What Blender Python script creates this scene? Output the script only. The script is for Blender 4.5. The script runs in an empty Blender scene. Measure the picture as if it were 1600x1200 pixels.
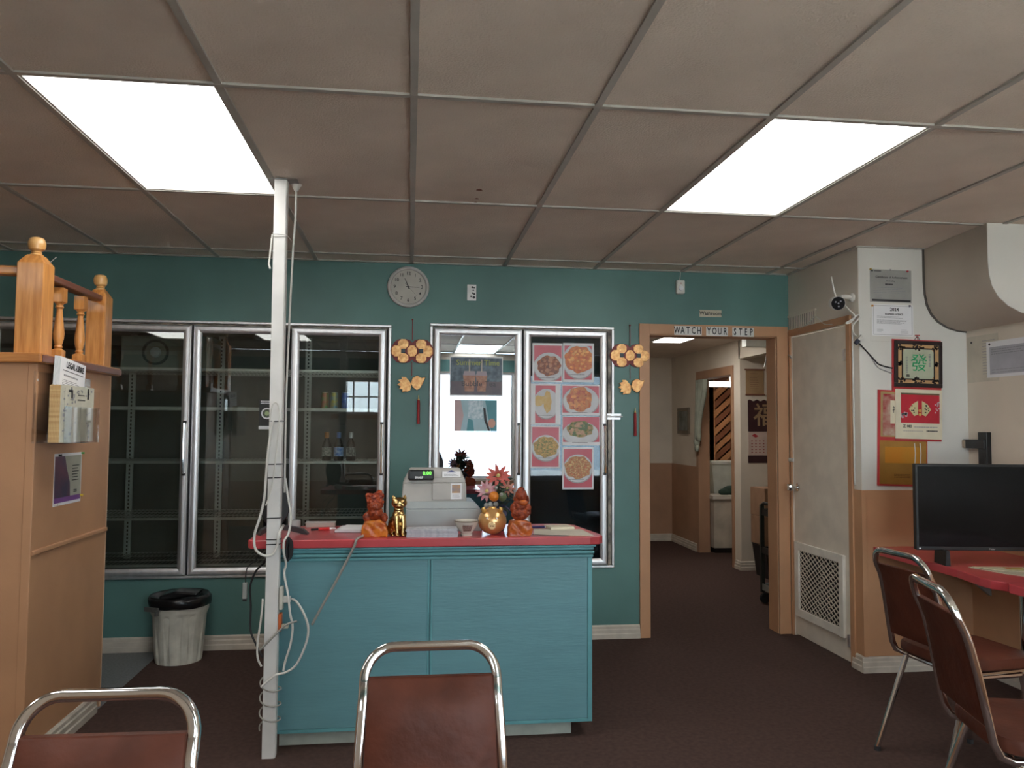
import bpy, bmesh, math, random
from mathutils import Vector, Matrix, Euler
random.seed(7)
PI = math.pi
S = bpy.context.scene
COL = S.collection

# ------------------------------------------------------------------ camera
def look(yaw, pitch, roll):
    ca, sa, cb, sb = math.cos(yaw), math.sin(yaw), math.cos(pitch), math.sin(pitch)
    f = Vector((sa*cb, ca*cb, sb)); r = Vector((ca, -sa, 0)); u = r.cross(f)
    cc, sc = math.cos(roll), math.sin(roll)
    r2 = cc*r + sc*u; u2 = -sc*r + cc*u
    return Matrix((r2, u2, -f)).transposed().to_4x4()
cam_data = bpy.data.cameras.new('camera'); cam = bpy.data.objects.new('camera', cam_data); COL.objects.link(cam)
cam_data.sensor_width = 36; cam_data.lens = 1247.4*36/1600; cam_data.clip_start = .02; cam_data.clip_end = 200
cam.matrix_world = Matrix.Translation((0, 0, 1.384)) @ look(.127, .0547, .006)
S.camera = cam
# ------------------------------------------------------------------ light and exposure
SKY_STRENGTH = 6.0
PANEL_STRENGTH = 5.0
SUN_STRENGTH = 60.0
S.view_settings.view_transform = 'Standard'; S.view_settings.look = 'None'
S.view_settings.gamma = 1; S.view_settings.use_curve_mapping = False
S.view_settings.exposure = 0.62
w = bpy.data.worlds.new('daylight'); S.world = w; w.use_nodes = True
bg = w.node_tree.nodes['Background']; bg.inputs[0].default_value = (.80, .91, 1.0, 1); bg.inputs[1].default_value = SKY_STRENGTH
def portal(x0, x1, z0, z1, y):
    l = bpy.data.lights.new('window_portal', 'AREA'); l.shape = 'RECTANGLE'; l.size = x1-x0; l.size_y = z1-z0
    l.cycles.is_portal = True
    o = bpy.data.objects.new('window_portal', l); COL.objects.link(o)
    o.location = ((x0+x1)/2, y, (z0+z1)/2); o.rotation_euler = (PI/2, 0, 0)   # faces +Y, into the room
    o.rotation_euler = (-PI/2, 0, 0) if False else (PI/2, 0, PI)
WINDOWS = [(.39, 1.50, .65, 2.18), (1.72, 3.10, .65, 2.18), (-1.00, -.33, 1.56, 2.06)]
for a in WINDOWS: portal(*a, -1.23)

sun_d = bpy.data.lights.new('sun', 'SUN'); sun_d.energy = SUN_STRENGTH; sun_d.angle = .01; sun_d.color = (1, .97, .92)
sun = bpy.data.objects.new('sun', sun_d); COL.objects.link(sun); sun.rotation_euler = (math.radians(-32), math.radians(12), 0)

# ------------------------------------------------------------------ materials
def lin(c):
    return tuple(((v/255)/12.92 if v/255 <= .04045 else ((v/255+.055)/1.055)**2.4) for v in c)
MATS = {}
def mat(name, col, rough=.6, metal=0, var=.06, scale=8, bump=0, bscale=60, spec=.5, col2=None, emit=None, estr=0, coat=0, stretch=None, detail=3):
    """col: linear base colour; var: noise variation of value; col2: second colour mixed by noise"""
    if name in MATS: return MATS[name]
    m = bpy.data.materials.new(name); m.use_nodes = True; nt = m.node_tree; N = nt.nodes; L = nt.links
    b = N['Principled BSDF']; b.inputs['Roughness'].default_value = rough; b.inputs['Metallic'].default_value = metal
    b.inputs['Specular IOR Level'].default_value = spec
    if coat: b.inputs['Coat Weight'].default_value = coat; b.inputs['Coat Roughness'].default_value = .1
    tc = N.new('ShaderNodeTexCoord'); src = tc.outputs['Object']
    if stretch:
        mp = N.new('ShaderNodeMapping'); mp.inputs['Scale'].default_value = stretch; L.new(src, mp.inputs[0]); src = mp.outputs[0]
    c2 = col2 if col2 else tuple(min(1, max(0, v*(1-2*var))) for v in col)
    c1 = col if col2 else tuple(min(1, v*(1+var)) for v in col)
    n = N.new('ShaderNodeTexNoise'); n.inputs['Scale'].default_value = scale; n.inputs['Detail'].default_value = detail
    L.new(src, n.inputs['Vector'])
    r = N.new('ShaderNodeValToRGB'); r.color_ramp.elements[0].position = .35; r.color_ramp.elements[1].position = .65
    r.color_ramp.elements[0].color = (*c2, 1); r.color_ramp.elements[1].color = (*c1, 1)
    L.new(n.outputs['Fac'], r.inputs[0]); L.new(r.outputs[0], b.inputs['Base Color'])
    if bump:
        n2 = N.new('ShaderNodeTexNoise'); n2.inputs['Scale'].default_value = bscale; n2.inputs['Detail'].default_value = 4
        L.new(src, n2.inputs['Vector'])
        bp = N.new('ShaderNodeBump'); bp.inputs['Strength'].default_value = bump; bp.inputs['Distance'].default_value = .01
        L.new(n2.outputs['Fac'], bp.inputs['Height']); L.new(bp.outputs[0], b.inputs['Normal'])
    if emit:
        b.inputs['Emission Color'].default_value = (*emit, 1); b.inputs['Emission Strength'].default_value = estr
    MATS[name] = m; return m
def wood(name, c1, c2, rough=.35, stretch=(12, 12, 1.2), coat=.3):
    if name in MATS: return MATS[name]
    m = mat(name, c1, rough, col2=c2, scale=5, stretch=stretch, coat=coat, detail=8, bump=.05, bscale=20); return m
def glass(name, refl_ior=1.9, tint=(1, 1, 1), fixed=None, rough=0.0):
    m = bpy.data.materials.new(name); m.use_nodes = True; nt = m.node_tree; N = nt.nodes; L = nt.links
    for n in list(N):
        if n.type != 'OUTPUT_MATERIAL': N.remove(n)
    out = [n for n in N if n.type == 'OUTPUT_MATERIAL'][0]
    t = N.new('ShaderNodeBsdfTransparent'); t.inputs[0].default_value = (*tint, 1)
    g = N.new('ShaderNodeBsdfGlossy'); g.inputs['Roughness'].default_value = rough
    mx = N.new('ShaderNodeMixShader')
    if fixed is None:
        base = ((refl_ior-1)/(refl_ior+1))**2
        lw = N.new('ShaderNodeLayerWeight'); lw.inputs[0].default_value = .5
        pw = N.new('ShaderNodeMath'); pw.operation = 'POWER'; pw.inputs[1].default_value = 4; L.new(lw.outputs['Facing'], pw.inputs[0])
        ml = N.new('ShaderNodeMath'); ml.operation = 'MULTIPLY_ADD'; ml.inputs[1].default_value = 1-base; ml.inputs[2].default_value = base; L.new(pw.outputs[0], ml.inputs[0])
        L.new(ml.outputs[0], mx.inputs[0])
    else: mx.inputs[0].default_value = fixed; g.inputs[0].default_value = (.80, .90, 1.0, 1)
    L.new(t.outputs[0], mx.inputs[1]); L.new(g.outputs[0], mx.inputs[2]); L.new(mx.outputs[0], out.inputs[0])
    MATS[name] = m; return m

TEAL = mat('teal_wall_paint', (.110, .228, .212), .42, var=.10, scale=1.3, bump=.05, bscale=40, spec=.4)
TEAL2 = mat('teal_counter_paint', (.125, .285, .320), .40, var=.025, scale=3, bump=.10, bscale=14, stretch=(1, 1, 8), spec=.5)
TEALM = mat('teal_moulding_paint', (.12, .33, .36), .35, var=.05)
SIDEW = mat('side_wall_paint', (.76, .70, .61), .6, var=.03, scale=2)
WHITE = mat('white_wall_paint', (.68, .665, .62), .6, var=.03, scale=2, bump=.03)
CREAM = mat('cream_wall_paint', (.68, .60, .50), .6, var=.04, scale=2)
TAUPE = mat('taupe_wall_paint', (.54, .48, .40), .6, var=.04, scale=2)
PEACH = mat('peach_paint', (.52, .28, .150), .45, var=.05, scale=3, bump=.03)
PEACHD = mat('brown_wainscot_paint', (.40, .225, .135), .5, var=.06, scale=3)
BASEW = mat('cream_baseboard_paint', (.58, .52, .44), .4, var=.06, scale=12)
CARPET = mat('brown_carpet', (.098, .060, .051), .95, col2=(.076, .047, .040), scale=45, bump=.6, bscale=420, spec=.1, detail=10)
VINYL = mat('grey_vinyl_floor', (.19, .195, .20), .5, var=.12, scale=90)
TILE = mat('ceiling_tile_white', (.74, .65, .56), .9, var=.05, scale=2, bump=.45, bscale=130, spec=.1)
GRID = mat('ceiling_grid_metal', (.42, .40, .36), .5, var=.04)
STEEL = mat('brushed_aluminium', (.88, .88, .90), .46, 1, var=.04, scale=4, stretch=(6, 6, 1))
CHROME = mat('chrome', (.80, .80, .80), .08, 1, var=.02)
RUSTY = mat('worn_frame_gasket', (.35, .30, .24), .5, .4, col2=(.06, .05, .045), scale=14)
BLACK = mat('black_plastic', (.012, .012, .013), .35, var=.05)
RUBBER = mat('black_rubber', (.02, .02, .022), .8, var=.05)
DARKIN = mat('dark_cooler_interior', (.115, .12, .11), .5, var=.10, scale=3)
GREYM = mat('grey_painted_metal', (.30, .31, .29), .45, .2, var=.06)
WIRE = mat('shelf_wire', (.50, .50, .47), .35, .6, var=.05)
POLEW = mat('off_white_pole_paint', (.66, .65, .63), .4, var=.05, scale=6)
RED = mat('red_laminate', (.50, .060, .070), .30, var=.06, scale=5, coat=.2)
VIN = mat('brown_vinyl', (.118, .034, .019), .46, col2=(.080, .023, .013), scale=9, bump=.22, bscale=30, spec=.22)
PINE = wood('honey_pine', (.66, .30, .085), (.46, .175, .04))
PINEH = wood('honey_pine_along', (.58, .25, .07), (.40, .15, .04), stretch=(1.2, 12, 12))
PINED = wood('dark_pine_edge', (.22, .075, .045), (.16, .05, .03), stretch=(12, 1.2, 12))
CEDAR = wood('cedar_board', (.70, .34, .15), (.52, .22, .09), rough=.5, stretch=(1.5, 12, 14))
CEDARD = wood('dark_cedar_board', (.34, .12, .05), (.24, .08, .03), rough=.5, stretch=(1.5, 12, 14))
PAPER = mat('white_paper', (.78, .78, .80), .7, var=.02)
PAPERC = mat('cream_paper', (.72, .66, .50), .7, var=.04)
PAPERG = mat('grey_laminated_paper', (.34, .34, .32), .3, var=.05)
INK = mat('black_ink', (.03, .03, .035), .6, var=0)
INKG = mat('grey_ink', (.28, .28, .30), .6, var=0)
GOLD = mat('gold_foil', (.80, .50, .22), .32, .75, col2=(.62, .30, .12), scale=60, bump=.3, bscale=150)
GOLDT = mat('gold_trim', (.85, .55, .18), .3, .8)
REDC = mat('red_card', (.50, .035, .04), .5, var=.06)
REDD = mat('dark_red_cord', (.30, .02, .022), .7)
BRASS = mat('polished_brass', (.60, .40, .17), .20, 1, var=.12, scale=20)
PIGGOLD = mat('satin_gold_glaze', (.75, .42, .16), .28, .55, var=.05, coat=.5)
AMBER = mat('amber_resin', (.60, .19, .02), .38, col2=(.42, .07, .012), scale=30, spec=.35, coat=.15)
AMBERD = mat('red_brown_resin', (.36, .065, .018), .38, col2=(.13, .018, .008), scale=50, spec=.3, coat=.1, bump=.4, bscale=90)
BEIGE = mat('beige_register_plastic', (.44, .42, .39), .5, var=.03)
GREYP = mat('grey_register_plastic', (.34, .37, .37), .5, var=.03)
CORD = mat('white_cord', (.62, .61, .57), .5, var=.05)
CORDG = mat('grey_cord', (.30, .29, .26), .5, var=.05)
BINW = mat('white_bin_plastic', (.62, .60, .52), .45, var=.08, scale=12)
CARD = mat('brown_cardboard', (.30, .17, .10), .8, var=.08)
ACRYL = glass('clear_acrylic', 1.30, (.96, .96, .96))
GLASS1 = glass('cooler_glass', 1.70, (.86, .90, .88))
GLASS2 = glass('mirror_film_glass', fixed=.62, tint=(.45, .5, .52))
GLASS3 = glass('dark_cooler_glass', fixed=.035, tint=(.55, .6, .62))
WGLASS = glass('window_glass', 1.45, (.95, .97, .97))
LIT = mat('lit_diffuser', (.8, .8, .8), .5, var=0, emit=(1.0, .985, .94), estr=PANEL_STRENGTH)
LITH = mat('lit_hall_diffuser', (.8, .8, .8), .5, var=0, emit=(1.0, .96, .90), estr=9.0)
SCREEN = mat('glossy_black_screen', (.005, .006, .007), .10, var=0, spec=.22)

# ------------------------------------------------------------------ mesh builder
class MB:
    def __init__(s): s.v = []; s.f = []
    def add(s, v, f):
        n = len(s.v); s.v += [tuple(p) for p in v]; s.f += [tuple(i+n for i in q) for q in f]; return s
    def box(s, x0, x1, y0, y1, z0, z1):
        return s.add([(x0,y0,z0),(x1,y0,z0),(x1,y1,z0),(x0,y1,z0),(x0,y0,z1),(x1,y0,z1),(x1,y1,z1),(x0,y1,z1)],
                     [(0,3,2,1),(4,5,6,7),(0,1,5,4),(1,2,6,5),(2,3,7,6),(3,0,4,7)])
    def prism(s, poly, a, b, axis='y'):
        """poly: 2D points; axis y: (x,z) extruded from y=a to y=b; axis z: (x,y); axis x: (y,z)"""
        n = len(poly)
        mk = {'y': lambda p, t: (p[0], t, p[1]), 'z': lambda p, t: (p[0], p[1], t), 'x': lambda p, t: (t, p[0], p[1])}[axis]
        v = [mk(p, a) for p in poly] + [mk(p, b) for p in poly]
        f = [tuple(range(n)), tuple(range(2*n-1, n-1, -1))] + [(i, i+n, (i+1) % n+n, (i+1) % n) for i in range(n)]
        return s.add(v, f)
    def tube(s, pts, r, n=8, closed=False, flat=None):
        """sweep; r number or list; flat=(a,b) rectangular section with rounded look"""
        pts = [Vector(p) for p in pts]; m = len(pts); rings = []
        up = None
        for i, p in enumerate(pts):
            if closed: d = (pts[(i+1) % m]-pts[i-1])
            else: d = pts[min(i+1, m-1)]-pts[max(i-1, 0)]
            d.normalize()
            if up is None:
                up = Vector((0, 0, 1)) if abs(d.z) < .9 else Vector((0, 1, 0))
            a = d.cross(up)
            if a.length < 1e-5: a = d.cross(Vector((1, 0, 0)))
            a.normalize(); b = a.cross(d).normalized(); up = b
            rr = r[i] if isinstance(r, (list, tuple)) else r
            ring = []
            for k in range(n):
                t = 2*PI*k/n
                ring.append(p + a*math.cos(t)*rr + b*math.sin(t)*rr)
            rings.append(ring)
        v = [q for g in rings for q in g]; f = []
        for i in range(m if closed else m-1):
            j = (i+1) % m
            for k in range(n):
                f.append((i*n+k, i*n+(k+1) % n, j*n+(k+1) % n, j*n+k))
        if not closed: f += [tuple(range(n-1, -1, -1)), tuple((m-1)*n+k for k in range(n))]
        return s.add(v, f)
    def band(s, pts, side, a, b):
        """square section tube: 'side' = list of unit vectors (local width direction) per point; a half width along side, b half depth"""
        pts = [Vector(p) for p in pts]; m = len(pts); v = []; f = []
        sec = []
        for k in range(20):
            t_ = 2*PI*(k+.5)/20; cx_, sx_ = math.cos(t_), math.sin(t_)
            sec.append((math.copysign(abs(cx_)**.55, cx_), math.copysign(abs(sx_)**.55, sx_)))
        n = len(sec)
        for i, p in enumerate(pts):
            d = (pts[min(i+1, m-1)]-pts[max(i-1, 0)]).normalized(); u = Vector(side[i] if isinstance(side, list) else side)
            u = (u - d*u.dot(d)).normalized(); w_ = d.cross(u).normalized()
            v += [p+u*a*x+w_*b*y for x, y in sec]
        for i in range(m-1):
            for k in range(n): f.append((i*n+k, i*n+(k+1) % n, (i+1)*n+(k+1) % n, (i+1)*n+k))
        f += [tuple(range(n-1, -1, -1)), tuple((m-1)*n+k for k in range(n))]
        return s.add(v, f)
    def lathe(s, prof, n=20, c=(0, 0, 0), mod=None, axis='z', loop=False):
        v = []; f = []; m = len(prof)
        for i, (r, z) in enumerate(prof):
            for k in range(n):
                t = 2*PI*k/n; rr = r*(mod(t, i) if mod else 1)
                if axis == 'z': v.append((c[0]+rr*math.cos(t), c[1]+rr*math.sin(t), c[2]+z))
                elif axis == 'y': v.append((c[0]+rr*math.cos(t), c[1]+z, c[2]+rr*math.sin(t)))
                else: v.append((c[0]+z, c[1]+rr*math.cos(t), c[2]+rr*math.sin(t)))
        for i in range(m-1):
            for k in range(n): f.append((i*n+k, i*n+(k+1) % n, (i+1)*n+(k+1) % n, (i+1)*n+k))
        if loop:
            for k in range(n): f.append(((m-1)*n+k, (m-1)*n+(k+1) % n, (k+1) % n, k))
        else: f += [tuple(range(n-1, -1, -1)), tuple((m-1)*n+k for k in range(n))]
        return s.add(v, f)
    def ball(s, c, r, n=14, sq=(1, 1, 1), rot=None):
        R = Euler(rot).to_matrix() if rot else Matrix.Identity(3)
        h = n//2; v = []; f = []
        for i in range(1, h):
            a = PI*i/h
            for k in range(n):
                t = 2*PI*k/n; p = R @ Vector((r*sq[0]*math.sin(a)*math.cos(t), r*sq[1]*math.sin(a)*math.sin(t), r*sq[2]*math.cos(a)))
                v.append(p+Vector(c))
        top = len(v); v.append(R @ Vector((0, 0, r*sq[2]))+Vector(c)); v.append(R @ Vector((0, 0, -r*sq[2]))+Vector(c))
        for i in range(h-2):
            for k in range(n): f.append((i*n+k, (i+1)*n+k, (i+1)*n+(k+1) % n, i*n+(k+1) % n))
        for k in range(n):
            f.append((top, k, (k+1) % n)); b0 = (h-2)*n; f.append((top+1, b0+(k+1) % n, b0+k))
        return s.add(v, f)
    def xf(s, M):
        s.v = [tuple(M @ Vector(p)) for p in s.v]; return s
    def build(s, name, m, parent=None, bevel=0, smooth=False, loc=None, rot=None, seg=2):
        me = bpy.data.meshes.new(name); me.from_pydata(s.v, [], s.f)
        bm = bmesh.new(); bm.from_mesh(me); bmesh.ops.recalc_face_normals(bm, faces=bm.faces); bm.to_mesh(me); bm.free()
        me.materials.append(m)
        o = bpy.data.objects.new(name, me); COL.objects.link(o)
        if smooth:
            for p in me.polygons: p.use_smooth = True
            if smooth == 'auto':
                me.set_sharp_from_angle(angle=math.radians(35))
        if bevel:
            md = o.modifiers.new('bevel', 'BEVEL'); md.width = bevel; md.segments = seg; md.limit_method = 'ANGLE'; md.angle_limit = math.radians(40)
        if parent: o.parent = parent
        if loc: o.location = loc
        if rot: o.rotation_euler = rot
        return o
def tag(o, label, cat, group=None):
    o['label'] = label; o['category'] = cat
    if group: o['group'] = group
    return o
def thing(name, label, cat, loc=(0, 0, 0), rz=0, group=None, rot=None):
    o = bpy.data.objects.new(name, None); o.empty_display_size = .05; COL.objects.link(o); o.location = loc; o.rotation_euler = rot if rot else (0, 0, rz)
    return tag(o, label, cat, group)
def struct(o): o['kind'] = 'structure'; return o
def stuff(o): o['kind'] = 'stuff'; return o
def box(name, x0, x1, y0, y1, z0, z1, m, parent=None, bevel=0): return MB().box(x0, x1, y0, y1, z0, z1).build(name, m, parent, bevel)
ALL = {}
def copy_tree(o, parent=None):
    c = o.copy(); COL.objects.link(c); c.parent = parent
    for ch in [x for x in bpy.data.objects if x.parent == o]: copy_tree(ch, c)
    return c
def text(body, size, m, parent, loc=(0, 0, 0), name='lettering', align='CENTER', sx=1.0, bold=0.0, depth=.0004, rot=None, line=1.0):
    """lettering lying in the local XZ plane, facing -Y"""
    cu = bpy.data.curves.new(name, 'FONT'); cu.body = body; cu.size = size; cu.align_x = align; cu.align_y = 'CENTER'
    cu.extrude = depth; cu.offset = bold; cu.space_line = line; cu.resolution_u = 2
    t = bpy.data.objects.new('t', cu); COL.objects.link(t)
    dg = bpy.context.evaluated_depsgraph_get(); me = bpy.data.meshes.new_from_object(t.evaluated_get(dg))
    bpy.data.objects.remove(t); me.name = name
    me.transform(Matrix.Diagonal((sx, 1, 1, 1))); me.transform(Matrix.Rotation(PI/2, 4, 'X'))
    me.materials.clear(); me.materials.append(m)
    o = bpy.data.objects.new(name, me); COL.objects.link(o); o.parent = parent; o.location = loc
    if rot: o.rotation_euler = rot
    return o
def print_lines(parent, x0, x1, ztop, zbot, n, h, m=None, y=-.001, name='printed_text', ragged=.3, words=True):
    b = MB()
    for i in range(n):
        z = ztop-(ztop-zbot)*i/max(1, n-1); x = x0; xe = x1-(x1-x0)*random.random()*ragged
        while x < xe:
            l = random.uniform(.03, .10)*(x1-x0) if words else xe-x0
            b.box(x, min(x+l, xe), y-.0003, y, z-h/2, z+h/2); x += l+(x1-x0)*.015
    return b.build(name, m or INK, parent)
def sheet(name, label, cat, loc, rz, w_, h, m=None, group=None, th=.0012, tilt=0):
    """a flat sheet on a wall: local x right, z up, faces -Y; origin at its centre"""
    t = thing(name, label, cat, loc, rz, group)
    if tilt: t.rotation_euler = (0, tilt, rz)
    box('sheet', -w_/2, w_/2, -th, 0, -h/2, h/2, m or PAPER, t)
    return t

# ------------------------------------------------------------------ ROOM SHELL
H = 2.458; WY = 5.224; WT = .14; BY = -1.10; LX = -4.20; RX = 3.28; CX = 2.60; CY = 4.35
fl = MB().box(-1.49, RX+.1, BY-.1, WY+WT, -.1, 0).box(LX-.1, -1.49, BY-.1, 4.20, -.1, 0).build('floor', CARPET); struct(fl)
struct(box('floor', LX-.1, -1.49, 4.20, WY+WT, -.1, 0, VINYL))
struct(box('floor', 1.4, 4.8, WY+WT, 10.1, -.1, 0, CARPET))
# back wall (teal) with the two cooler openings and the passage
F1 = (-2.66, -.125, .440, 2.046); F2 = (.124, 1.356, .462, 2.064); DO = (1.60, 2.505, 2.022)
bw = MB()
y0, y1 = WY, WY+WT
bw.box(LX, F1[0], y0, y1, 0, H); bw.box(F1[0], F1[1], y0, y1, 0, F1[2]); bw.box(F1[0], F1[1], y0, y1, F1[3], H)
bw.box(F1[1], F2[0], y0, y1, 0, H); bw.box(F2[0], F2[1], y0, y1, 0, F2[2]); bw.box(F2[0], F2[1], y0, y1, F2[3], H)
bw.box(F2[1], DO[0], y0, y1, 0, H); bw.box(DO[0], DO[1], y0, y1, DO[2], H); bw.box(DO[1], CX, y0, y1, 0, H)
struct(bw.build('wall_back', TEAL))
# passage casing
cs = MB().box(1.53, 1.60, WY-.018, WY, 0, 2.092).box(1.60, 2.505, WY-.018, WY, 2.022, 2.092).box(2.505, 2.585, WY-.018, WY, 0, 2.092)
cs.box(1.60, 1.606, WY, WY+WT, 0, 2.022).box(2.499, 2.505, WY, WY+WT, 0, 2.022).box(1.606, 2.499, WY, WY+WT, 2.016, 2.022)
struct(cs.build('trim_1', PEACH, bevel=.002))
# left, front(behind camera) walls
struct(box('wall_left', LX-.1, LX, BY, WY, 0, H, CREAM))
fw = MB(); xs = LX
ws = sorted(WINDOWS)
for a in ws:
    fw.box(xs, a[0], BY-.14, BY, 0, H); fw.box(a[0], a[1], BY-.14, BY, 0, a[2]); fw.box(a[0], a[1], BY-.14, BY, a[3], H); xs = a[1]
fw.box(xs, RX, BY-.14, BY, 0, H)
struct(fw.build('wall_front', CREAM)); struct(box('trim_10', LX, RX, BY, BY+.004, 2.19, 2.36, TEAL))
for i, a in enumerate(WINDOWS):
    f = MB(); t = .035
    f.box(a[0], a[1], BY-.1, BY-.03, a[2], a[2]+t).box(a[0], a[1], BY-.1, BY-.03, a[3]-t, a[3]).box(a[0], a[0]+t, BY-.1, BY-.03, a[2]+t, a[3]-t).box(a[1]-t, a[1], BY-.1, BY-.03, a[2]+t, a[3]-t)
    if i == 2:
        for k in (.30, .62): xx = a[0]+k*(a[1]-a[0]); f.box(xx-.012, xx+.012, BY-.09, BY-.04, a[2]+t, a[3]-t)
        f.box(a[0]+t, a[1]-t, BY-.085, BY-.045, 1.80, 1.82)
    wf = struct(f.build('window_%d' % (i+1), STEEL))
    box('pane', a[0]+t, a[1]-t, BY-.068, BY-.062, a[2]+t, a[3]-t, WGLASS, wf)
struct(box('trim_2', -1.10, -.30, BY, BY+.02, 1.50, 1.56, PEACH))
# side wall of the passage (door wall), chase, right wall
DY0, DY1, DZ = 4.475, 5.185, 2.022
sw = MB()
sw.box(CX, CX+.10, CY+.10, DY0, 0, H).box(CX, CX+.10, DY0, DY1, DZ, H).box(CX, CX+.10, DY1, WY+WT, 0, H)
struct(sw.build('wall_right', SIDEW))
struct(box('wall_right', CX+.0015, RX+.1, CY, CY+.1, 0, H, WHITE)); struct(box('wall_right', CX, CX+.0015, CY+.002, CY+.1, 0, H, SIDEW))
struct(box('wall_right', RX, RX+.1, BY, CY, 0, H, CREAM))
# wainscots
wz = 1.035
wn = MB().box(CX-.004, CX, CY-.004, 4.43, .09, wz)
struct(wn.build('trim_3', PEACH))
struct(MB().box(CX-.004, RX, CY-.006, CY, .09, wz).box(CX-.010, CX+.018, CY-.012, CY-.006, .09, wz).build('trim_4', PEACH, bevel=.001))
struct(box('trim_5', RX-.006, RX, BY, CY-.006, .09, wz, PEACH))
def baseboard(name, p0, p1, nrm, h=.088):
    """stepped profile board between two floor points; nrm = unit direction into the room"""
    d = Vector(p1)-Vector(p0); n = Vector(nrm); prof = [(0, 0), (.020, 0), (.020, .030), (.016, .036), (.016, .058), (.011, .064), (.011, .080), (.004, h), (0, h)]
    v = [];k = len(prof)
    for P in (p0, p1):
        for a, z in prof: v.append((P[0]+n.x*a, P[1]+n.y*a, z))
    f = [tuple(range(k)), tuple(range(2*k-1, k-1, -1))]+[(i, i+k, (i+1) % k+k, (i+1) % k) for i in range(k)]
    return struct(MB().add(v, f).build(name, BASEW))
baseboard('baseboard_back', (LX, WY), (1.53, WY), (0, -1))
baseboard('baseboard_right', (CX, CY), (CX, DY0-.02), (-1, 0))
baseboard('baseboard_right', (CX-.02, CY), (RX, CY), (0, -1))
baseboard('baseboard_right', (RX, BY), (RX, CY), (-1, 0))
struct(MB().box(LX, RX-.01, BY, BY+.006, .0, .62).box(LX, LX+.006, BY+.006, 3.40, 0, wz).build('trim_12', PEACHD))  # unseen dark lower panels, added for contrast in the chrome reflections
# door wall: casing, white slab door with diamond mesh grille
struct(MB().box(CX-.014, CX, DY0-.045, DY0, 0, DZ+.045).box(CX-.014, CX, DY1, WY-.018, 0, DZ+.045).box(CX-.014, CX, DY0, DY1, DZ, DZ+.045).build('trim_6', PEACH, bevel=.002))
dr = struct(MB().box(CX+.004, CX+.04, DY0+.004, DY1-.004, .012, DZ-.008).build('door_1', mat('door_off_white', (.76, .69, .59), .45, var=.04), bevel=.002))
g0, g1, gz0, gz1 = 4.545, 5.150, .142, .630
MB().box(CX-.016, CX+.004, g0-.0, g0+.05, gz0, gz1).box(CX-.016, CX+.004, g1-.05, g1, gz0, gz1).box(CX-.016, CX+.004, g0+.05, g1-.05, gz0, gz0+.05).box(CX-.016, CX+.004, g0+.05, g1-.05, gz1-.05, gz1).build('grille_frame', mat('grille_white', (.80, .76, .68), .4), dr, bevel=.002)
box('grille_backing', CX-.001, CX+.0045, g0+.05, g1-.05, gz0+.05, gz1-.05, mat('dark_recess', (.015, .014, .013), .9), dr)
gm = MB(); ya, yb, za, zb = g0+.05, g1-.05, gz0+.05, gz1-.05; st = .034
for sgn in (1, -1):
    k = -40
    while k < 60:
        # line z - za = sgn*(y-ya)*slope + k*st
        sl = .62; P = []
        c = k*st
        pts = []
        N_ = 60
        y_in = [ya+(yb-ya)*i/N_ for i in range(N_+1)]
        seg = [(y, za+sgn*(y-ya)*sl+c) for y in y_in]
        seg = [p for p in seg if za <= p[1] <= zb]
        if len(seg) > 1:
            (a0, b0), (a1, b1) = seg[0], seg[-1]
            q = .0035
            gm.add([(CX-.006-.001*sgn, a0, b0-q), (CX-.006-.001*sgn, a1, b1-q), (CX-.006-.001*sgn, a1, b1+q), (CX-.006-.001*sgn, a0, b0+q),
                    (CX-.003-.001*sgn, a0, b0-q), (CX-.003-.001*sgn, a1, b1-q), (CX-.003-.001*sgn, a1, b1+q), (CX-.003-.001*sgn, a0, b0+q)],
                   [(0,1,2,3),(7,6,5,4),(0,4,5,1),(3,2,6,7)])
        k += 1
stuff(gm.build('grille_mesh', mat('grille_mesh_paint', (.66, .60, .50), .4), dr))
MB().lathe([(.026, 0), (.026, -.006), (.010, -.012), (.010, -.035), (.024, -.045), (.028, -.06), (.022, -.072), (.0, -.074)], 18, (CX+.004, 5.125, .995), axis='x').build('door_knob', CHROME, dr, smooth='auto')
MB().box(CX-.008, CX+.004, 4.50, 4.52, 1.80, 1.87).box(CX-.008, CX+.004, 4.50, 4.52, .10, .17).build('hinge', STEEL, dr)
hs = thing('hasp_latch', 'small white metal hasp latch on the frame beside the grille door', 'latch', (CX-.014, 5.19, 1.177))
MB().box(-.008, 0, -.05, .05, -.012, .012).tube([(-.008, -.03, 0), (-.02, -.03, 0), (-.02, -.06, 0)], .004).build('plate', mat('latch_white', (.7, .7, .68), .4), hs)
ck = thing('hook_and_eye', 'little wire hook and eye high on the grille door edge', 'hook', (CX-.014, 5.17, 1.88))
MB().lathe([(.012, 0), (.012, -.003), (0, -.003)], 10, (0, 0, 0), axis='x').tube([(-.003, 0, 0), (-.02, -.01, .012), (-.02, -.04, .0), (-.02, -.05, -.015)], .0035).build('hook', STEEL, ck)
# vent above the door
vt = thing('wall_vent', 'beige slotted air vent high on the wall above the grille door', 'vent', (CX, 5.03, 2.113))
box('backing', -.002, 0, -.175, .175, -.042, .042, mat('dark_slot', (.03, .028, .025), .8), vt)
for i in range(15):
    yy = -.175+.35*i/14
    box('slat', -.005, -.002, yy-.0065, yy+.0065, -.042, .042, SIDEW, vt)
MB().box(-.010, 0, -.19, .19, .042, .055).box(-.010, 0, -.19, .19, -.055, -.042).build('frame', SIDEW, vt)

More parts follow.
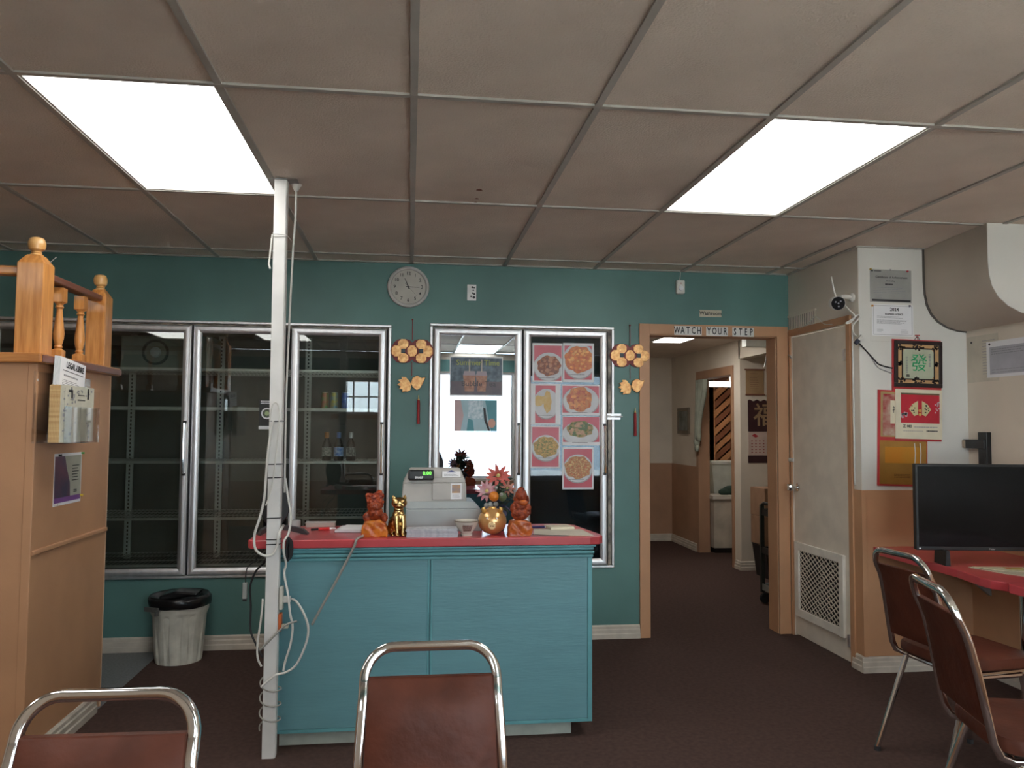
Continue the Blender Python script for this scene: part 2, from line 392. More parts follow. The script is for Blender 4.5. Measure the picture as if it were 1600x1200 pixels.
# curved bulkhead on the right wall
pr = [(2.995, H), (2.995, 2.26), (2.999, 2.19), (3.012, 2.13), (3.040, 2.075), (3.085, 2.03), (3.15, 1.995), (3.22, 1.977), (RX, 1.972), (RX, H)]
n_ = len(pr)
def bsh(p, d): return p[0]+d*max(0, (RX-p[0])/(RX-2.995))
bk = MB().add([(bsh(p, -.045), 3.74, p[1]) for p in pr]+[(bsh(p, .025), CY, p[1]) for p in pr], [tuple(range(n_)), tuple(range(2*n_-1, n_-1, -1))]+[(i, i+n_, (i+1) % n_+n_, (i+1) % n_) for i in range(n_)])
struct(MB().prism([(bsh(p, .012) if k < n_-1 else p[0], p[1]-(.008 if 2 < k < n_-1 else 0)) for k, p in enumerate(pr)], CY-.005, CY-.001, 'y').build('trim_11', mat('dark_gap', (.10, .09, .08), .8)))
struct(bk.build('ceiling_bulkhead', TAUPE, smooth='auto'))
struct(MB().prism([(bsh(p, -.045), p[1]) for p in pr], 3.735, 3.7395, 'y').build('ceiling_bulkhead', WHITE))

# ------------------------------------------------------------------ ceiling
T = .61; Lr = 1.22; Y0 = 2.555
ce = struct(box('ceiling', LX, RX, BY, WY, H+.09, H+.15, GREYM))
rows = [(BY, .115), (.115, 1.335), (1.335, 2.555), (2.555, 3.775), (3.775, 4.995), (4.995, WY)]
LIGHTS = {(-2, 3), (2, 3), (1, 0), (-3, 1), (-5, 1)}
tile_mesh = {}
for c in range(-7, 6):
    for r, (ya, yb) in enumerate(rows):
        x0 = max(LX, c*T); x1 = min(RX, (c+1)*T)
        if x1-x0 < .02: continue
        if (c, r) in LIGHTS: continue
        x0 += .003 if x0 > LX else 0; x1 -= .003 if x1 < RX else 0
        if ya >= 4.9:
            if x0 > CX: continue
            x1 = min(x1, CX)
        key = (round(x1-x0, 3), round(yb-ya, 3))
        if key not in tile_mesh:
            o = MB().box(0, x1-x0, .003, yb-ya-.003, 0, .016).build('ceiling_tile', TILE, ce); tile_mesh[key] = o.data
        else:
            o = bpy.data.objects.new('ceiling_tile', tile_mesh[key]); COL.objects.link(o); o.parent = ce
        o.location = (x0, ya, H+.004+random.uniform(-.0008, .0008))
for c in range(-6, 6):
    x = c*T
    box('grid_bar', x-.012, x+.012, BY, WY if x < CX else CY, H-.004, H+.0035, GRID, ce)
for r in range(1, 6):
    y = rows[r][0]
    box('grid_bar', LX, RX if y < CY else CX, y-.011, y+.011, H-.0045, H+.0032, GRID, ce)
struct(MB().box(LX, CX, WY-.022, WY, H-.004, H+.003).box(CX-.0, CX+.0, 0, 0, 0, 0).box(CX-.02, CX, CY, WY-.022, H-.004, H+.003).box(CX-.02, RX, CY-.02, CY, H-.003, H+.003).build('trim_7', GRID))
names = {(-2, 3): 'glowing fluorescent ceiling panel above the white pole', (2, 3): 'glowing fluorescent ceiling panel toward the right side wall',
         (1, 0): 'ceiling light panel behind the camera by the big window, mirrored in the cooler', (-3, 1): 'ceiling light panel behind the camera, mirrored in the left cooler doors',
         (-5, 1): 'ceiling light panel in the far rear left corner'}
for (c, r) in sorted(LIGHTS):
    ya, yb = rows[r]
    t = thing('ceiling_light', names[(c, r)], 'ceiling light', ((c+.5)*T, (ya+yb)/2, H), 0)
    hx = T/2-.012; hy = (yb-ya)/2-.012
    MB().box(-hx, hx, -hy, -hy+.008, 0, .05).box(-hx, hx, hy-.008, hy, 0, .05).box(-hx, -hx+.008, -hy+.008, hy-.008, 0, .05).box(hx-.008, hx, -hy+.008, hy-.008, 0, .05).build('frame', GRID, t)
    box('diffuser', -hx+.008, hx-.008, -hy+.008, hy-.008, .008, .014, LIT, t)
    box('housing', -hx+.008, hx-.008, -hy+.008, hy-.008, .05, .08, GREYM, t)
# stains on one tile
st_ = thing('ceiling_stain', 'two small rust brown stains on a tile in the middle of the ceiling', 'stain', (.30, 3.70, H+.0025))
for (a, b, r1) in ((0, 0, .010), (.0, .06, .008), (.0, -.14, .014)):
    MB().lathe([(r1, 0), (r1*.9, -.0006)], 12, (a, b, 0), mod=lambda t, i: 1+.2*math.sin(3*t)).build('spot', mat('rust_stain', (.22, .09, .06), .9), st_)

# ------------------------------------------------------------------ outside
struct(box('sun_block_roof', LX-.3, 5.0, BY-.3, 10.3, H+.15, H+.25, GREYM))  # unseen slab added to keep the sun from leaking in over the ceiling
struct(MB().box(LX-.3, LX-.1, BY-.2, 10.3, -.1, H+.15).box(5.0, 5.1, BY-.2, 10.3, -.1, H+.15).box(LX-.3, 5.1, 10.3, 10.4, -.1, H+.15).build('wall_outer', CREAM))
struct(box('ground', -14, 14, -16, BY-.16, -.25, -.02, mat('pavement', (.36, .36, .35), .9, var=.1)))

# ------------------------------------------------------------------ hall beyond the passage
HZ = 2.27
struct(box('wall_hall_left', 1.44, 1.55, WY+WT, 9.65, 0, HZ, CREAM))
struct(box('wall_hall_back', 1.44, 3.25, 9.65, 9.75, 0, HZ, CREAM))
struct(MB().box(3.25, 3.35, 8.70, 9.75, 0, HZ).box(3.25, 3.35, 7.76, 8.70, 1.945, HZ).box(3.25, 3.35, 7.60, 7.76, 0, HZ).box(3.25, 3.35, WY+WT, 7.60, 2.085, HZ).build('wall_hall_right', CREAM))
struct(box('wall_hall_recess', 3.25, 4.55, 7.57, 7.60, 0, HZ, CREAM))
struct(box('wall_hall_side', 4.45, 4.55, WY+WT, 7.57, 0, HZ, CREAM))
struct(box('wall_hall_near', 2.70, 4.55, WY+WT-.02, WY+WT+.04, 0, HZ, CREAM))
hc = struct(box('ceiling_hall', 1.44, 4.8, WY+WT, 10.1, HZ+.02, HZ+.1, GREYM))
for i in range(6):
    for j in range(4):
        x0 = 1.44+i*.61; y0_ = WY+WT+j*1.2
        if (i, j) == (1, 1) or (i, j) == (2, 1): pass
        box('ceiling_tile', x0+.004, x0+.606, y0_+.004, min(9.75, y0_+1.196), HZ, HZ+.02, TILE, hc)
struct(MB().box(1.55, 3.25, 9.643, 9.65, .088, .955).box(3.243, 3.25, 8.76, 9.643, .088, .955).box(3.246, 3.25, 8.70, 8.76, 0, 2.0).build('trim_8', PEACHD))
baseboard('baseboard_hall', (1.55, 9.643), (3.243, 9.643), (0, -1))
baseboard('baseboard_hall', (3.243, 8.76), (3.243, 9.643), (-1, 0))
baseboard('baseboard_hall', (3.25, 7.57), (3.25, 7.70), (-1, 0))
baseboard('baseboard_hall', (3.23, 7.57), (4.45, 7.57), (0, -1))
struct(MB().box(3.235, 3.365, 7.72, 7.765, 0, 1.94).box(3.235, 3.365, 7.72, 8.76, 1.94, 2.03).box(3.235, 3.365, 8.692, 8.76, 0, 1.94).build('trim_9', PEACHD))
hl = thing('hall_ceiling_light', 'small glowing light panel in the hall ceiling beyond the passage', 'ceiling light', (2.565, 7.18, HZ-.012))
MB().box(-.16, .16, -.61, .61, .0, .012).build('frame', GRID, hl); box('diffuser', -.14, .14, -.59, .59, -.006, 0, LITH, hl)
hb = thing('emergency_light_box', 'white box fixture under the hall ceiling, wire hanging from it', 'light fixture', (3.135, 6.95, 2.17))
box('housing', -.11, .11, -.05, .05, -.035, .04, mat('fixture_white', (.75, .78, .74), .5), hb, .004)
MB().tube([(.11, -.02, .01), (.112, -.03, -.04), (.09, -.04, -.12), (.07, -.03, -.22)], .005, 6).build('hanging_wire', CORD, hb)
MB().box(.108, .115, -.05, .05, -.035, .09).build('bracket', GREYM, hb)
# picture
pc = thing('framed_picture', 'small framed landscape picture on the hall wall', 'picture', (3.25, 9.20, 1.478), -PI/2)
MB().box(-.20, .20, -.02, 0, -.155, -.115).box(-.20, .20, -.02, 0, .115, .155).box(-.20, -.16, -.02, 0, -.115, .115).box(.16, .20, -.02, 0, -.115, .115).build('frame', mat('dull_gold_frame', (.16, .12, .08), .5), pc, bevel=.003)
box('print', -.16, .16, -.006, 0, -.115, .115, mat('landscape_print', (.22, .24, .22), .5, col2=(.10, .11, .09), scale=9), pc)
# curtain tied back at the side opening
cu = MB(); P = []
for i in range(15):
    t = i/14; z = 1.93-t*.68; wd = .30*(1-.75*math.sin(min(1, t*1.15)*PI/2)**2)+.03
    for k in range(25):
        u = k/24; P.append((3.205+.022*math.sin(u*9*PI), 8.68-u*wd, z))
f = [(i*25+k, i*25+k+1, (i+1)*25+k+1, (i+1)*25+k) for i in range(14) for k in range(24)]
cu.add(P, f); o = cu.build('tied_curtain', mat('pale_green_cloth', (.36, .38, .31), .9, var=.1), smooth=True); tag(o, 'pale green curtain tied back at the side opening off the hall', 'curtain')
m_ = o.modifiers.new('thick', 'SOLIDIFY'); m_.thickness = .004
kn = MB().ball((3.205, 8.665, 1.235), .045, 12, (.8, 1, 1.2)).ball((3.205, 8.66, 1.17), .04, 10, (.7, 1.1, 1.2)).build('curtain_knot', MATS['pale_green_cloth'], smooth=True); kn.parent = o
# side room behind the opening
struct(MB().box(3.35, 4.75, 10.0, 10.1, 0, HZ).box(4.7, 4.8, 7.6, 10.0, 0, HZ).build('wall_side_room', CREAM))
cw = struct(box('wall_side_room_panelling', 3.36, 4.7, 9.985, 9.999, .0, HZ, PINED))
box('corner_board', 3.80, 3.93, 9.962, 9.982, .9, 2.2, CEDAR, cw)
for i in range(11):
    zz = .95+i*.115
    bd = MB().box(-.01, .56, -.008, .008, 0, .104).build('board', CEDARD if i % 2 else CEDAR, cw); bd.location = (3.95, 9.972, zz-.35); bd.rotation_euler = (0, -math.radians(42), 0)
for i in range(6):
    bd = MB().box(0, .088, -.008, .008, 0, 1.9).build('board', CEDAR, cw); bd.location = (3.37+i*.092, 9.97, .2)
sl = thing('side_room_tube_light', 'lit white tube light glimpsed through the side opening', 'light', (3.85, 9.2, 1.90))
box('tube', -.3, .3, -.04, .04, 0, .05, LITH, sl); box('housing', -.3, .3, .04, .10, -.01, .06, GREYP, sl); box('hanger', -.01, .01, .05, .07, .06, HZ-1.90, GREYP, sl)
cb = thing('white_cabinet', 'old white cabinet with a grimy panel inside the side room', 'cabinet', (3.70, 8.85, 0))
box('body', -.32, .32, -.24, .30, .06, .60, mat('cabinet_white', (.50, .44, .36), .5, var=.12, scale=4), cb); box('top', -.34, .34, -.27, .30, .60, .64, mat('cabinet_top', (.60, .55, .48), .4), cb)
box('plinth', -.30, .30, -.20, .28, 0, .06, BLACK, cb)
wt = thing('white_tub', 'white tub with a green stripe standing on the cabinet top', 'tub', (3.74, 9.0, .64))
MB().prism([(-.24, 0), (.24, 0), (.27, .34), (-.27, .34)], -.1, .14, 'y').build('tub', mat('tub_white', (.6, .62, .55), .4), wt)
box('lip', -.28, .28, -.12, .15, .34, .37, mat('tub_lip', (.7, .72, .68), .4), wt)
lc = MB().ball((0, 0, .045), .13, 12, (1, .6, .45)).ball((-.10, -.02, .03), .08, 10, (1, .7, .5)).build('cloth_heap', mat('dark_green_cloth', (.03, .06, .045), .9), smooth=True); lc.location = (3.66, 8.76, .64); tag(lc, 'dark green cloth heaped on the white cabinet front', 'cloth')
# scroll, calendar in the recess
sc_ = thing('bamboo_scroll_calendar', 'tan hanging scroll with small print high on the recess wall', 'wall scroll', (3.405, 7.57, 1.855))
box('cloth', -.095, .095, -.004, -.001, -.128, .12, mat('tan_scroll', (.36, .23, .12), .8), sc_)
MB().box(-.105, .105, -.012, 0, .115, .128).box(-.10, .10, -.010, 0, -.135, -.122).build('rod', PINED, sc_)
print_lines(sc_, -.05, .05, .08, -.09, 9, .004, mat('brown_ink', (.20, .11, .06), .8), y=-.0042)
hcal = thing('fortune_wall_calendar', 'dark calendar with big golden character on the recess wall', 'calendar', (3.485, 7.57, 1.36))
b = MB().prism([(-.155+.31*i/20, .31+.008*math.sin(i*1.3)) for i in range(21)]+[(.155, .0), (-.155, .0)], -.004, -.001, 'y').build('picture_board', mat('maroon_board', (.045, .015, .018), .4), hcal)
text('福', .24, mat('dull_gold_print', (.34, .22, .12), .5), hcal, (.02, -.005, .15), bold=.003)
box('date_pad', -.155, .15, -.006, -.001, -.235, -.005, mat('calendar_page', (.55, .42, .36), .7), hcal)
q = MB()
for r_ in range(5):
    for c_ in range(7): q.box(-.125+c_*.040, -.110+c_*.040, -.0066, -.006, -.098-r_*.028, -.088-r_*.028)
stuff(q.build('dates', mat('red_print', (.30, .07, .07), .7), hcal)); MB().prism([(-.12, -.04), (-.09, -.02), (-.05, -.045), (-.08, -.06)], -.0066, -.006, 'y').build('red_flower_print', mat('flower_red', (.40, .03, .04), .6), hcal)
box('bottom_board', -.158, .155, -.005, -.001, -.31, -.237, MATS['maroon_board'], hcal)
# boxes + bin + cart in the recess
for (z0, z1, lab, rzz) in ((.575, .835, 'brown cardboard box, upper one of the stack in the recess', .02), (.31, .572, 'brown cardboard box, lower one of the stack in the recess', -.02)):
    t = thing('cardboard_box', lab, 'box', (3.45, 7.2, z0), rzz, 'cardboard boxes in the hall recess')
    box('carton', -.20, .20, -.15, .15, 0, z1-z0, CARD, t, .003); box('flap_seam', -.20, .20, -.004, .004, z1-z0, z1-z0+.001, PEACHD, t)
t = thing('black_tub', 'black plastic tub under the stacked cardboard boxes', 'tub', (3.45, 7.2, 0))
MB().prism([(-.15, 0), (.15, 0), (.19, .29), (.20, .309), (-.20, .309), (-.19, .29)], -.14, .14, 'y').build('tub', BLACK, t)
ct = thing('utility_cart', 'dark utility cart on casters just inside the passage opening', 'cart', (3.075, 5.95, 0))
for sx in (-1, 1):
    for sy in (-1, 1):
        box('post', sx*.27-.014, sx*.27+.014, sy*.18-.014, sy*.18+.014, .09, .78, mat('dark_green_metal', (.018, .024, .02), .5), ct)
        MB().lathe([(.0, -.015), (.04, -.015), (.045, 0), (.04, .015), (0, .015)], 14, (sx*.25, sy*.18, .045), axis='y').build('caster', RUBBER, ct)
for z in (.11, .40, .70):
    MB().box(-.27, .27, -.18, .18, z, z+.015).box(-.28, .28, -.19, -.18, z, z+.05).box(-.28, .28, .18, .19, z, z+.05).box(-.28, -.27, -.18, .18, z, z+.05).box(.27, .28, -.18, .18, z, z+.05).build('tray', GREYM if z < .2 else BLACK, ct)
MB().tube([(-.27, -.18, .78), (-.29, -.10, .80), (-.29, .10, .80), (-.27, .18, .78)], .012, 8).build('push_handle', BLACK, ct)
t = thing('dark_bus_tub', 'dark bin sitting on the middle tray of the utility cart', 'tub', (3.06, 5.95, .4155))
MB().prism([(-.18, 0), (.18, 0), (.20, .24), (-.20, .24)], -.12, .12, 'y').build('tub', mat('greyish_tub', (.05, .05, .045), .5), t)
t = tag(MB().ball((0, 0, .035), .045, 10, (1.3, 1, .8)).ball((.05, .02, .04), .035, 8).build('green_cloth', mat('bright_green', (.08, .25, .04), .8), smooth=True), 'bright green rag on the top tray of the cart', 'rag'); t.location = (2.90, 5.86, .718)

# ------------------------------------------------------------------ display coolers
def cooler(label, F, doors, glassm, shelves, interior=True):
    x0, x1, z0, z1 = F
    t = thing('display_cooler', label, 'cooler', ((x0+x1)/2, WY, z0)); ox = (x0+x1)/2; oz = z0
    X0, X1 = x0-ox, x1-ox; Hh = z1-z0
    fr = MB(); a = .018
    yf = -.016
    fr.box(X0, X1, yf, .0, 0, a).box(X0, X1, yf, .0, Hh-a, Hh).box(X0, X0+a, yf, .0, a, Hh-a).box(X1-a, X1, yf, .0, a, Hh-a)
    fr.build('outer_frame', STEEL, t, bevel=.005, seg=3)
    inn = MB(); c0 = X0+a; c1 = X1-a
    inn.box(c0, c1, .004, .03, Hh-a-.02, Hh-a).box(c0, c1, .004, .03, a, a+.02).box(c0, c0+.02, .004, .03, a+.02, Hh-a-.02).box(c1-.02, c1, .004, .03, a+.02, Hh-a-.02)
    inn.build('inner_frame', RUSTY, t)
    D = .74
    cab = MB(); w_ = .02
    cab.box(X0, X1, D, D+w_, 0, Hh).box(X0, X0+w_, .03, D, 0, Hh).box(X1-w_, X1, .03, D, 0, Hh).box(X0+w_, X1-w_, .03, D, 0, w_).box(X0+w_, X1-w_, .03, D, Hh-w_, Hh)
    cab.build('cabinet', DARKIN, t)
    sh = None; stn = None
    for (d0, d1, hinge) in doors:
        A, B = d0-ox, d1-ox; zb, zt = .018, Hh-.030; f_ = .047
        dm = MB(); ya, yb = -.036, -.002
        # mitred half-round frame
        def bar(p0, p1, q0, q1):
            # outer edge p0-p1, inner edge q0-q1 in XZ, rounded front
            v = []
            for (P_, Q_) in ((p0, q0), (p1, q1)):
                for k, yy in ((0, yb), (0, ya+.012), (.22, ya+.002), (.5, ya), (.78, ya+.004), (1, ya+.014), (1, yb)):
                    v.append((P_[0]+(Q_[0]-P_[0])*k, yy, P_[1]+(Q_[1]-P_[1])*k))
            n = 7; dm.add(v, [(i, i+1, i+1+n, i+n) for i in range(n-1)]+[(n-1, 0, n, 2*n-1)])
        bar((A, zb), (B, zb), (A+f_, zb+f_), (B-f_, zb+f_)); bar((B, zb), (B, zt), (B-f_, zb+f_), (B-f_, zt-f_))
        bar((B, zt), (A, zt), (B-f_, zt-f_), (A+f_, zt-f_)); bar((A, zt), (A, zb), (A+f_, zt-f_), (A+f_, zb+f_))
        d = dm.build('cooler_door', STEEL, t, smooth='auto')
        box('glass', A+f_-.002, B-f_+.002, -.014, -.010, zb+f_-.002, zt-f_+.002, GLASS3 if d0 > .7 else glassm, d)
        hx = B-.020 if hinge == 'L' else A+.020
        za_, zb_ = 1.085-oz, 1.405-oz
        MB().tube([(hx, ya+.004, za_), (hx, ya-.024, za_+.004), (hx, ya-.026, (za_+zb_)/2), (hx, ya-.024, zb_-.004), (hx, ya+.004, zb_)], .007, 8).build('handle', CHROME, d, smooth='auto')
        box('handle_mount', hx-.010, hx+.010, ya-.010, ya+.004, za_-.010, za_+.006, BLACK, d); box('handle_mount', hx-.010, hx+.010, ya-.010, ya+.004, zb_-.006, zb_+.010, BLACK, d)
        box('gasket', B, B+.010, -.004, .02, zb, zt, RUBBER, t)
        # shelves of this bay
        for zs in shelves:
            if sh is None:
                s_ = MB(); wdt = (B-A)+.01
                for yy in (.10, .30, .50, .66): s_.box(0, wdt, yy-.003, yy+.003, -.006, 0)
                s_.box(0, wdt, .094, .104, -.010, .006)
                n = 22
                for i in range(n): xx = .01+(wdt-.02)*i/(n-1); s_.box(xx-.0015, xx+.0015, .10, .66, 0, .003)
                o = s_.build('wire_shelf', WIRE, t); sh = o.data; b_ = o
            else:
                o = bpy.data.objects.new('wire_shelf', sh); COL.objects.link(o); o.parent = t
            o.location = (A-.005, 0, zs-oz)
        if stn is None:
            o = MB().box(-.022, .022, .60, .615, .03, Hh-.03).build('shelf_standard', mat('standard_grey', (.52, .53, .50), .45, .2), t); stn = o
            q = MB()
            k = 0
            while .06+k*.026 < Hh-.06: q.box(-.005, .005, .5985, .60, .06+k*.026, .074+k*.026); k += 1
            so = stuff(q.build('slots', BLACK, o)); sd = so
        else:
            o = stn.copy(); COL.objects.link(o); o.parent = t
            so = sd.copy(); COL.objects.link(so); so.parent = o
        o.location = (A+.030, 0, 0)
    return t
SH = [1.747, 1.498, 1.153, .797, .505]
c1 = cooler('long silver framed drinks cooler with clear doors, at left behind the counter', F1,
            [(-2.535, -1.96, 'L'), (-1.945, -1.366, 'L'), (-1.351, -.792, 'L'), (-.752, -.157, 'L')], GLASS1, SH)
c2 = cooler('two door silver framed cooler with mirror-like glass and food photos', F2,
            [(.147, .729, 'L'), (.742, 1.305, 'L')], GLASS2, SH[:2])
o = box('dark_backing_panel', F2[0]-(F2[0]+F2[1])/2+.03, F2[1]-(F2[0]+F2[1])/2-.03, .04, .05, .03, F2[3]-F2[2]-.03, mat('dark_blue_grey_liner', (.02, .03, .035), .5), c2)  # dark panel added behind the glass, standing in for the dim interior
# evaporator box inside left cooler
t = thing('evaporator_unit', 'grey cooling fan unit under the top inside the left cooler', 'cooling unit', (-1.66, WY+.44, 1.76))
box('housing', -.24, .34, -.12, .14, 0, .22, mat('evap_grey', (.20, .20, .17), .5), t, .004)
MB().lathe([(.085, 0), (.085, -.012), (.07, -.012), (.07, 0)], 20, (-.02, -.12, .11), axis='y', loop=True).build('fan_ring', mat('fan_ring_grey', (.05, .05, .045), .6), t)
MB().lathe([(.035, 0), (.03, -.02), (0, -.022)], 14, (-.02, -.12, .11), axis='y').build('fan_hub', GREYP, t)

# drinks
def bottle(label, x, lab, cap):
    t = thing('beer_bottle', label, 'bottle', (x, 5.45, 1.1575), 0, 'bottles in the third cooler door')
    MB().lathe([(.0, 0), (.028, 0), (.031, .006), (.031, .095), (.028, .112), (.015, .138), (.0125, .150), (.0125, .180), (.0145, .181), (.0145, .187), (0, .187)], 18).build('body', mat('dark_bottle_glass', (.012, .008, .006), .08, coat=.6), t, smooth='auto')
    MB().lathe([(.0315, .030), (.0315, .090)], 18).build('label', lab, t, smooth='auto')
    MB().lathe([(.0135, .150), (.0148, .165), (.0148, .189), (0, .190)], 14).build('cap', cap, t, smooth='auto')
bottle('dark beer bottle with white label and orange cap, leftmost of the three', -.547, mat('label_white', (.45, .46, .42), .5, col2=(.12, .13, .13), scale=70), mat('orange_cap', (.55, .22, .06), .4))
bottle('dark beer bottle with a blue label and blue cap, between two others', -.468, mat('label_blue', (.05, .16, .50), .4, col2=(.5, .6, .8), scale=45), mat('blue_cap', (.10, .18, .45), .4))
bottle('dark beer bottle with white label and silver cap, rightmost of the three', -.388, mat('label_white2', (.5, .5, .48), .5, col2=(.08, .08, .08), scale=55), mat('silver_cap', (.5, .5, .5), .3, .5))
def can(label, x, body):
    t = thing('drink_can', label, 'can', (x, 5.45, 1.5025), 0, 'cans in the third cooler door')
    MB().lathe([(0, 0), (.021, 0), (.0245, .006), (.0245, .100), (.021, .108), (.020, .108)], 18).build('body', body, t, smooth='auto')
    MB().lathe([(.021, .108), (.020, .110), (.018, .107), (0, .107)], 18).build('lid', STEEL, t, smooth='auto')
can('green and red drink can beside the door frame, leftmost can', -.563, mat('can_green', (.10, .35, .12), .3, .3, col2=(.5, .12, .08), scale=30))
can('yellow topped blue drink can, middle can in the cooler', -.502, mat('can_bluey', (.15, .35, .50), .3, .3, col2=(.55, .45, .06), scale=28))
can('deep blue drink can, rightmost can in the cooler', -.430, mat('can_blue', (.03, .10, .55), .3, .3, col2=(.2, .3, .6), scale=40))
# sticker and timer in door 2
t = sheet('dial_thermometer_card', 'black card with a round white dial hanging inside the second cooler door', 'thermometer', (-.896, WY-.0145, 1.470), 0, .095, .165, mat('card_black', (.02, .02, .02), .4))
MB().lathe([(.036, -.0015), (.036, -.003), (.027, -.003), (.027, -.0015)], 24, (0, 0, -.005), axis='y', loop=True).build('dial_ring', PAPER, t)
MB().lathe([(.026, -.0032), (.026, -.0040)], 24, (0, 0, -.005), axis='y').build('dial_face', mat('dial_grey', (.10, .12, .08), .4), t)
MB().lathe([(.014, -.0042), (.014, -.005)], 16, (0, 0, -.005), axis='y').build('dial_centre', mat('dial_pale_green', (.40, .50, .25), .4), t)
print_lines(t, -.04, .04, .072, .060, 2, .006, PAPER, y=-.0016)
box('white_strip', -.05, .045, -.002, -.0005, -.105, -.085, PAPER, t)

# ------------------------------------------------------------------ posters on cooler glass
GY = WY-.0145
def ell(cx, cz, rx, rz, x0, x1, z0, z1, n=40, wob=0):
    P = []
    for i in range(n):
        t = 2*PI*i/n; k = 1+wob*math.sin(7*t+cx*90)+wob*.6*math.sin(11*t+2)
        P.append((min(x1, max(x0, cx+rx*k*math.cos(t))), min(z1, max(z0, cz+rz*k*math.sin(t)))))
    return P
FOODM = [mat('food_browned_meat', (.42, .14, .05), .4, col2=(.16, .035, .02), scale=55, bump=.5, bscale=60),
         mat('food_orange_sauce', (.62, .20, .035), .35, col2=(.50, .09, .02), scale=45, bump=.4, bscale=60),
         mat('food_pastry', (.60, .38, .12), .5, col2=(.66, .50, .25), scale=30),
         mat('food_red_pieces', (.50, .10, .03), .35, col2=(.55, .24, .08), scale=60, bump=.4, bscale=70),
         mat('food_greens', (.12, .16, .04), .5, col2=(.45, .30, .14), scale=50, bump=.4, bscale=60),
         mat('food_noodles', (.55, .36, .12), .5, col2=(.35, .22, .08), scale=60),
         mat('food_fried_rice', (.52, .32, .14), .5, col2=(.42, .13, .06), scale=110)]
PLATE = mat('plate_print', (.62, .62, .64), .5); PRED = mat('photo_red', (.48, .035, .06), .35, col2=(.55, .10, .14), scale=4); PRIMM = mat('plate_shadow_print', (.36, .33, .34), .5)
PIECES = {0: ((.20, .05, .02), (.52, .22, .11)), 1: ((.72, .20, .03), (.80, .38, .09)), 3: ((.40, .06, .02), (.72, .28, .07)), 4: ((.07, .12, .02), (.48, .26, .14)), 5: ((.66, .40, .12), (.20, .22, .06)), 6: ((.62, .20, .09), (.66, .46, .20))}
def food_poster(label, x0, x1, z0, z1, food, plate, mrg=(.010, .010, .012, .012), redbox=None, lump=None, tilt=0):
    x0 = max(x0, .7905); x1 = min(x1, 1.2565)
    cx, cz = (x0+x1)/2, (z0+z1)/2; w_, h = x1-x0, z1-z0
    t = sheet('food_poster', label, 'poster', (cx, GY, cz), 0, w_, h, PAPER, 'food photographs on the cooler door', tilt=tilt)
    a0, a1, b0, b1 = -w_/2+mrg[0], w_/2-mrg[1], -h/2+mrg[2], h/2-mrg[3]
    box('red_background', a0, a1, -.0018, -.0012, b0, b1, PRED, t)
    px, pz, rx, rz = plate
    MB().prism(ell(px*w_, pz*h-.004, rx*w_*1.04, rz*h*1.04, a0, a1, b0, b1), -.0022, -.0018, 'y').build('plate_rim', PRIMM, t)
    MB().prism(ell(px*w_, pz*h, rx*w_, rz*h, a0, a1, b0, b1), -.0026, -.0022, 'y').build('plate', PLATE, t)
    L = lump or [(px, pz+.02, rx*.78, rz*.72)]
    fb = MB()
    for ki, (lx, lz, lrx, lrz) in enumerate(L): MB().prism(ell(lx*w_, lz*h, lrx*w_, lrz*h, a0, a1, b0, b1, wob=.05), -.0030-.0003*ki, -.0026, 'y').build('food', FOODM[food], t)
    for tone in ((0, 1) if food in (0, 1, 3, 4, 5, 6) else ()):   # single pieces drawn on the dish
        q = MB(); rnd = random.Random(food*7+3+tone*50)
        lx, lz, lrx, lrz = L[0]
        for i in range(26 if food < 5 else 60):
            a = rnd.random()*2*PI; rr = math.sqrt(rnd.random())*.85
            ex, ez = (lx+lrx*rr*math.cos(a))*w_, (lz+lrz*rr*math.sin(a))*h; s_ = rnd.uniform(.007, .013) if food < 5 else rnd.uniform(.003, .006)
            q.prism(ell(ex, ez, s_, s_*rnd.uniform(.6, .9), a0, a1, b0, b1, 10, .1), -.0034-.0010*tone-.000015*i, -.0030, 'y')
        c_ = PIECES[food][tone]
        stuff(q.build('food_pieces', mat('food_piece_%d_%d' % (food, tone), c_, .35, var=.12, scale=40), t))
    print_lines(t, -.06, .05, (pz-rz*.80)*h, (pz-rz*.80)*h, 1, .003, INK, y=-.0048, name='caption', ragged=.1)
    return t
food_poster('photo of browned meatballs on a white plate, top left of the cooler door', .800, 1.002, 1.687, 1.946, 0, (.05, -.10, .50, .36), (.012, .006, .010, .016))
food_poster('photo of orange glazed chicken on a plate, top right of the cooler door', 1.006, 1.216, 1.690, 1.950, 1, (.02, .05, .52, .45), (.010, .014, .016, .018), lump=[(.02, .08, .47, .34)])
food_poster('photo of two golden egg rolls on a plate, left column, second row', .784, .990, 1.404, 1.676, 2, (.02, .02, .42, .36), (.030, .034, .012, .012), lump=[(-.24, .08, .17, .13), (.06, .06, .13, .27), (-.02, .10, .18, .10)])
food_poster('photo of red sauced chicken pieces, right column, second row', .998, 1.262, 1.468, 1.674, 3, (0, -.03, .46, .47), (.006, .006, .018, .010), lump=[(-.04, .02, .33, .40)])
food_poster('photo of meat with green vegetables on an oval plate, right column, third row', 1.003, 1.262, 1.270, 1.462, 4, (-.02, -.08, .47, .40), (.004, .004, .022, .004), lump=[(-.03, .06, .35, .28)])
food_poster('photo of noodles with shrimp, lowest in the left column', .786, .987, 1.119, 1.399, 5, (.02, -.02, .47, .30), (.010, .008, .010, .010), lump=[(.02, .0, .42, .24)], tilt=.008)
food_poster('photo of fried rice on a plate, lowest in the right column', 1.003, 1.214, .980, 1.257, 6, (0, .0, .46, .33), (.010, .010, .012, .012), lump=[(0, .02, .42, .27)])
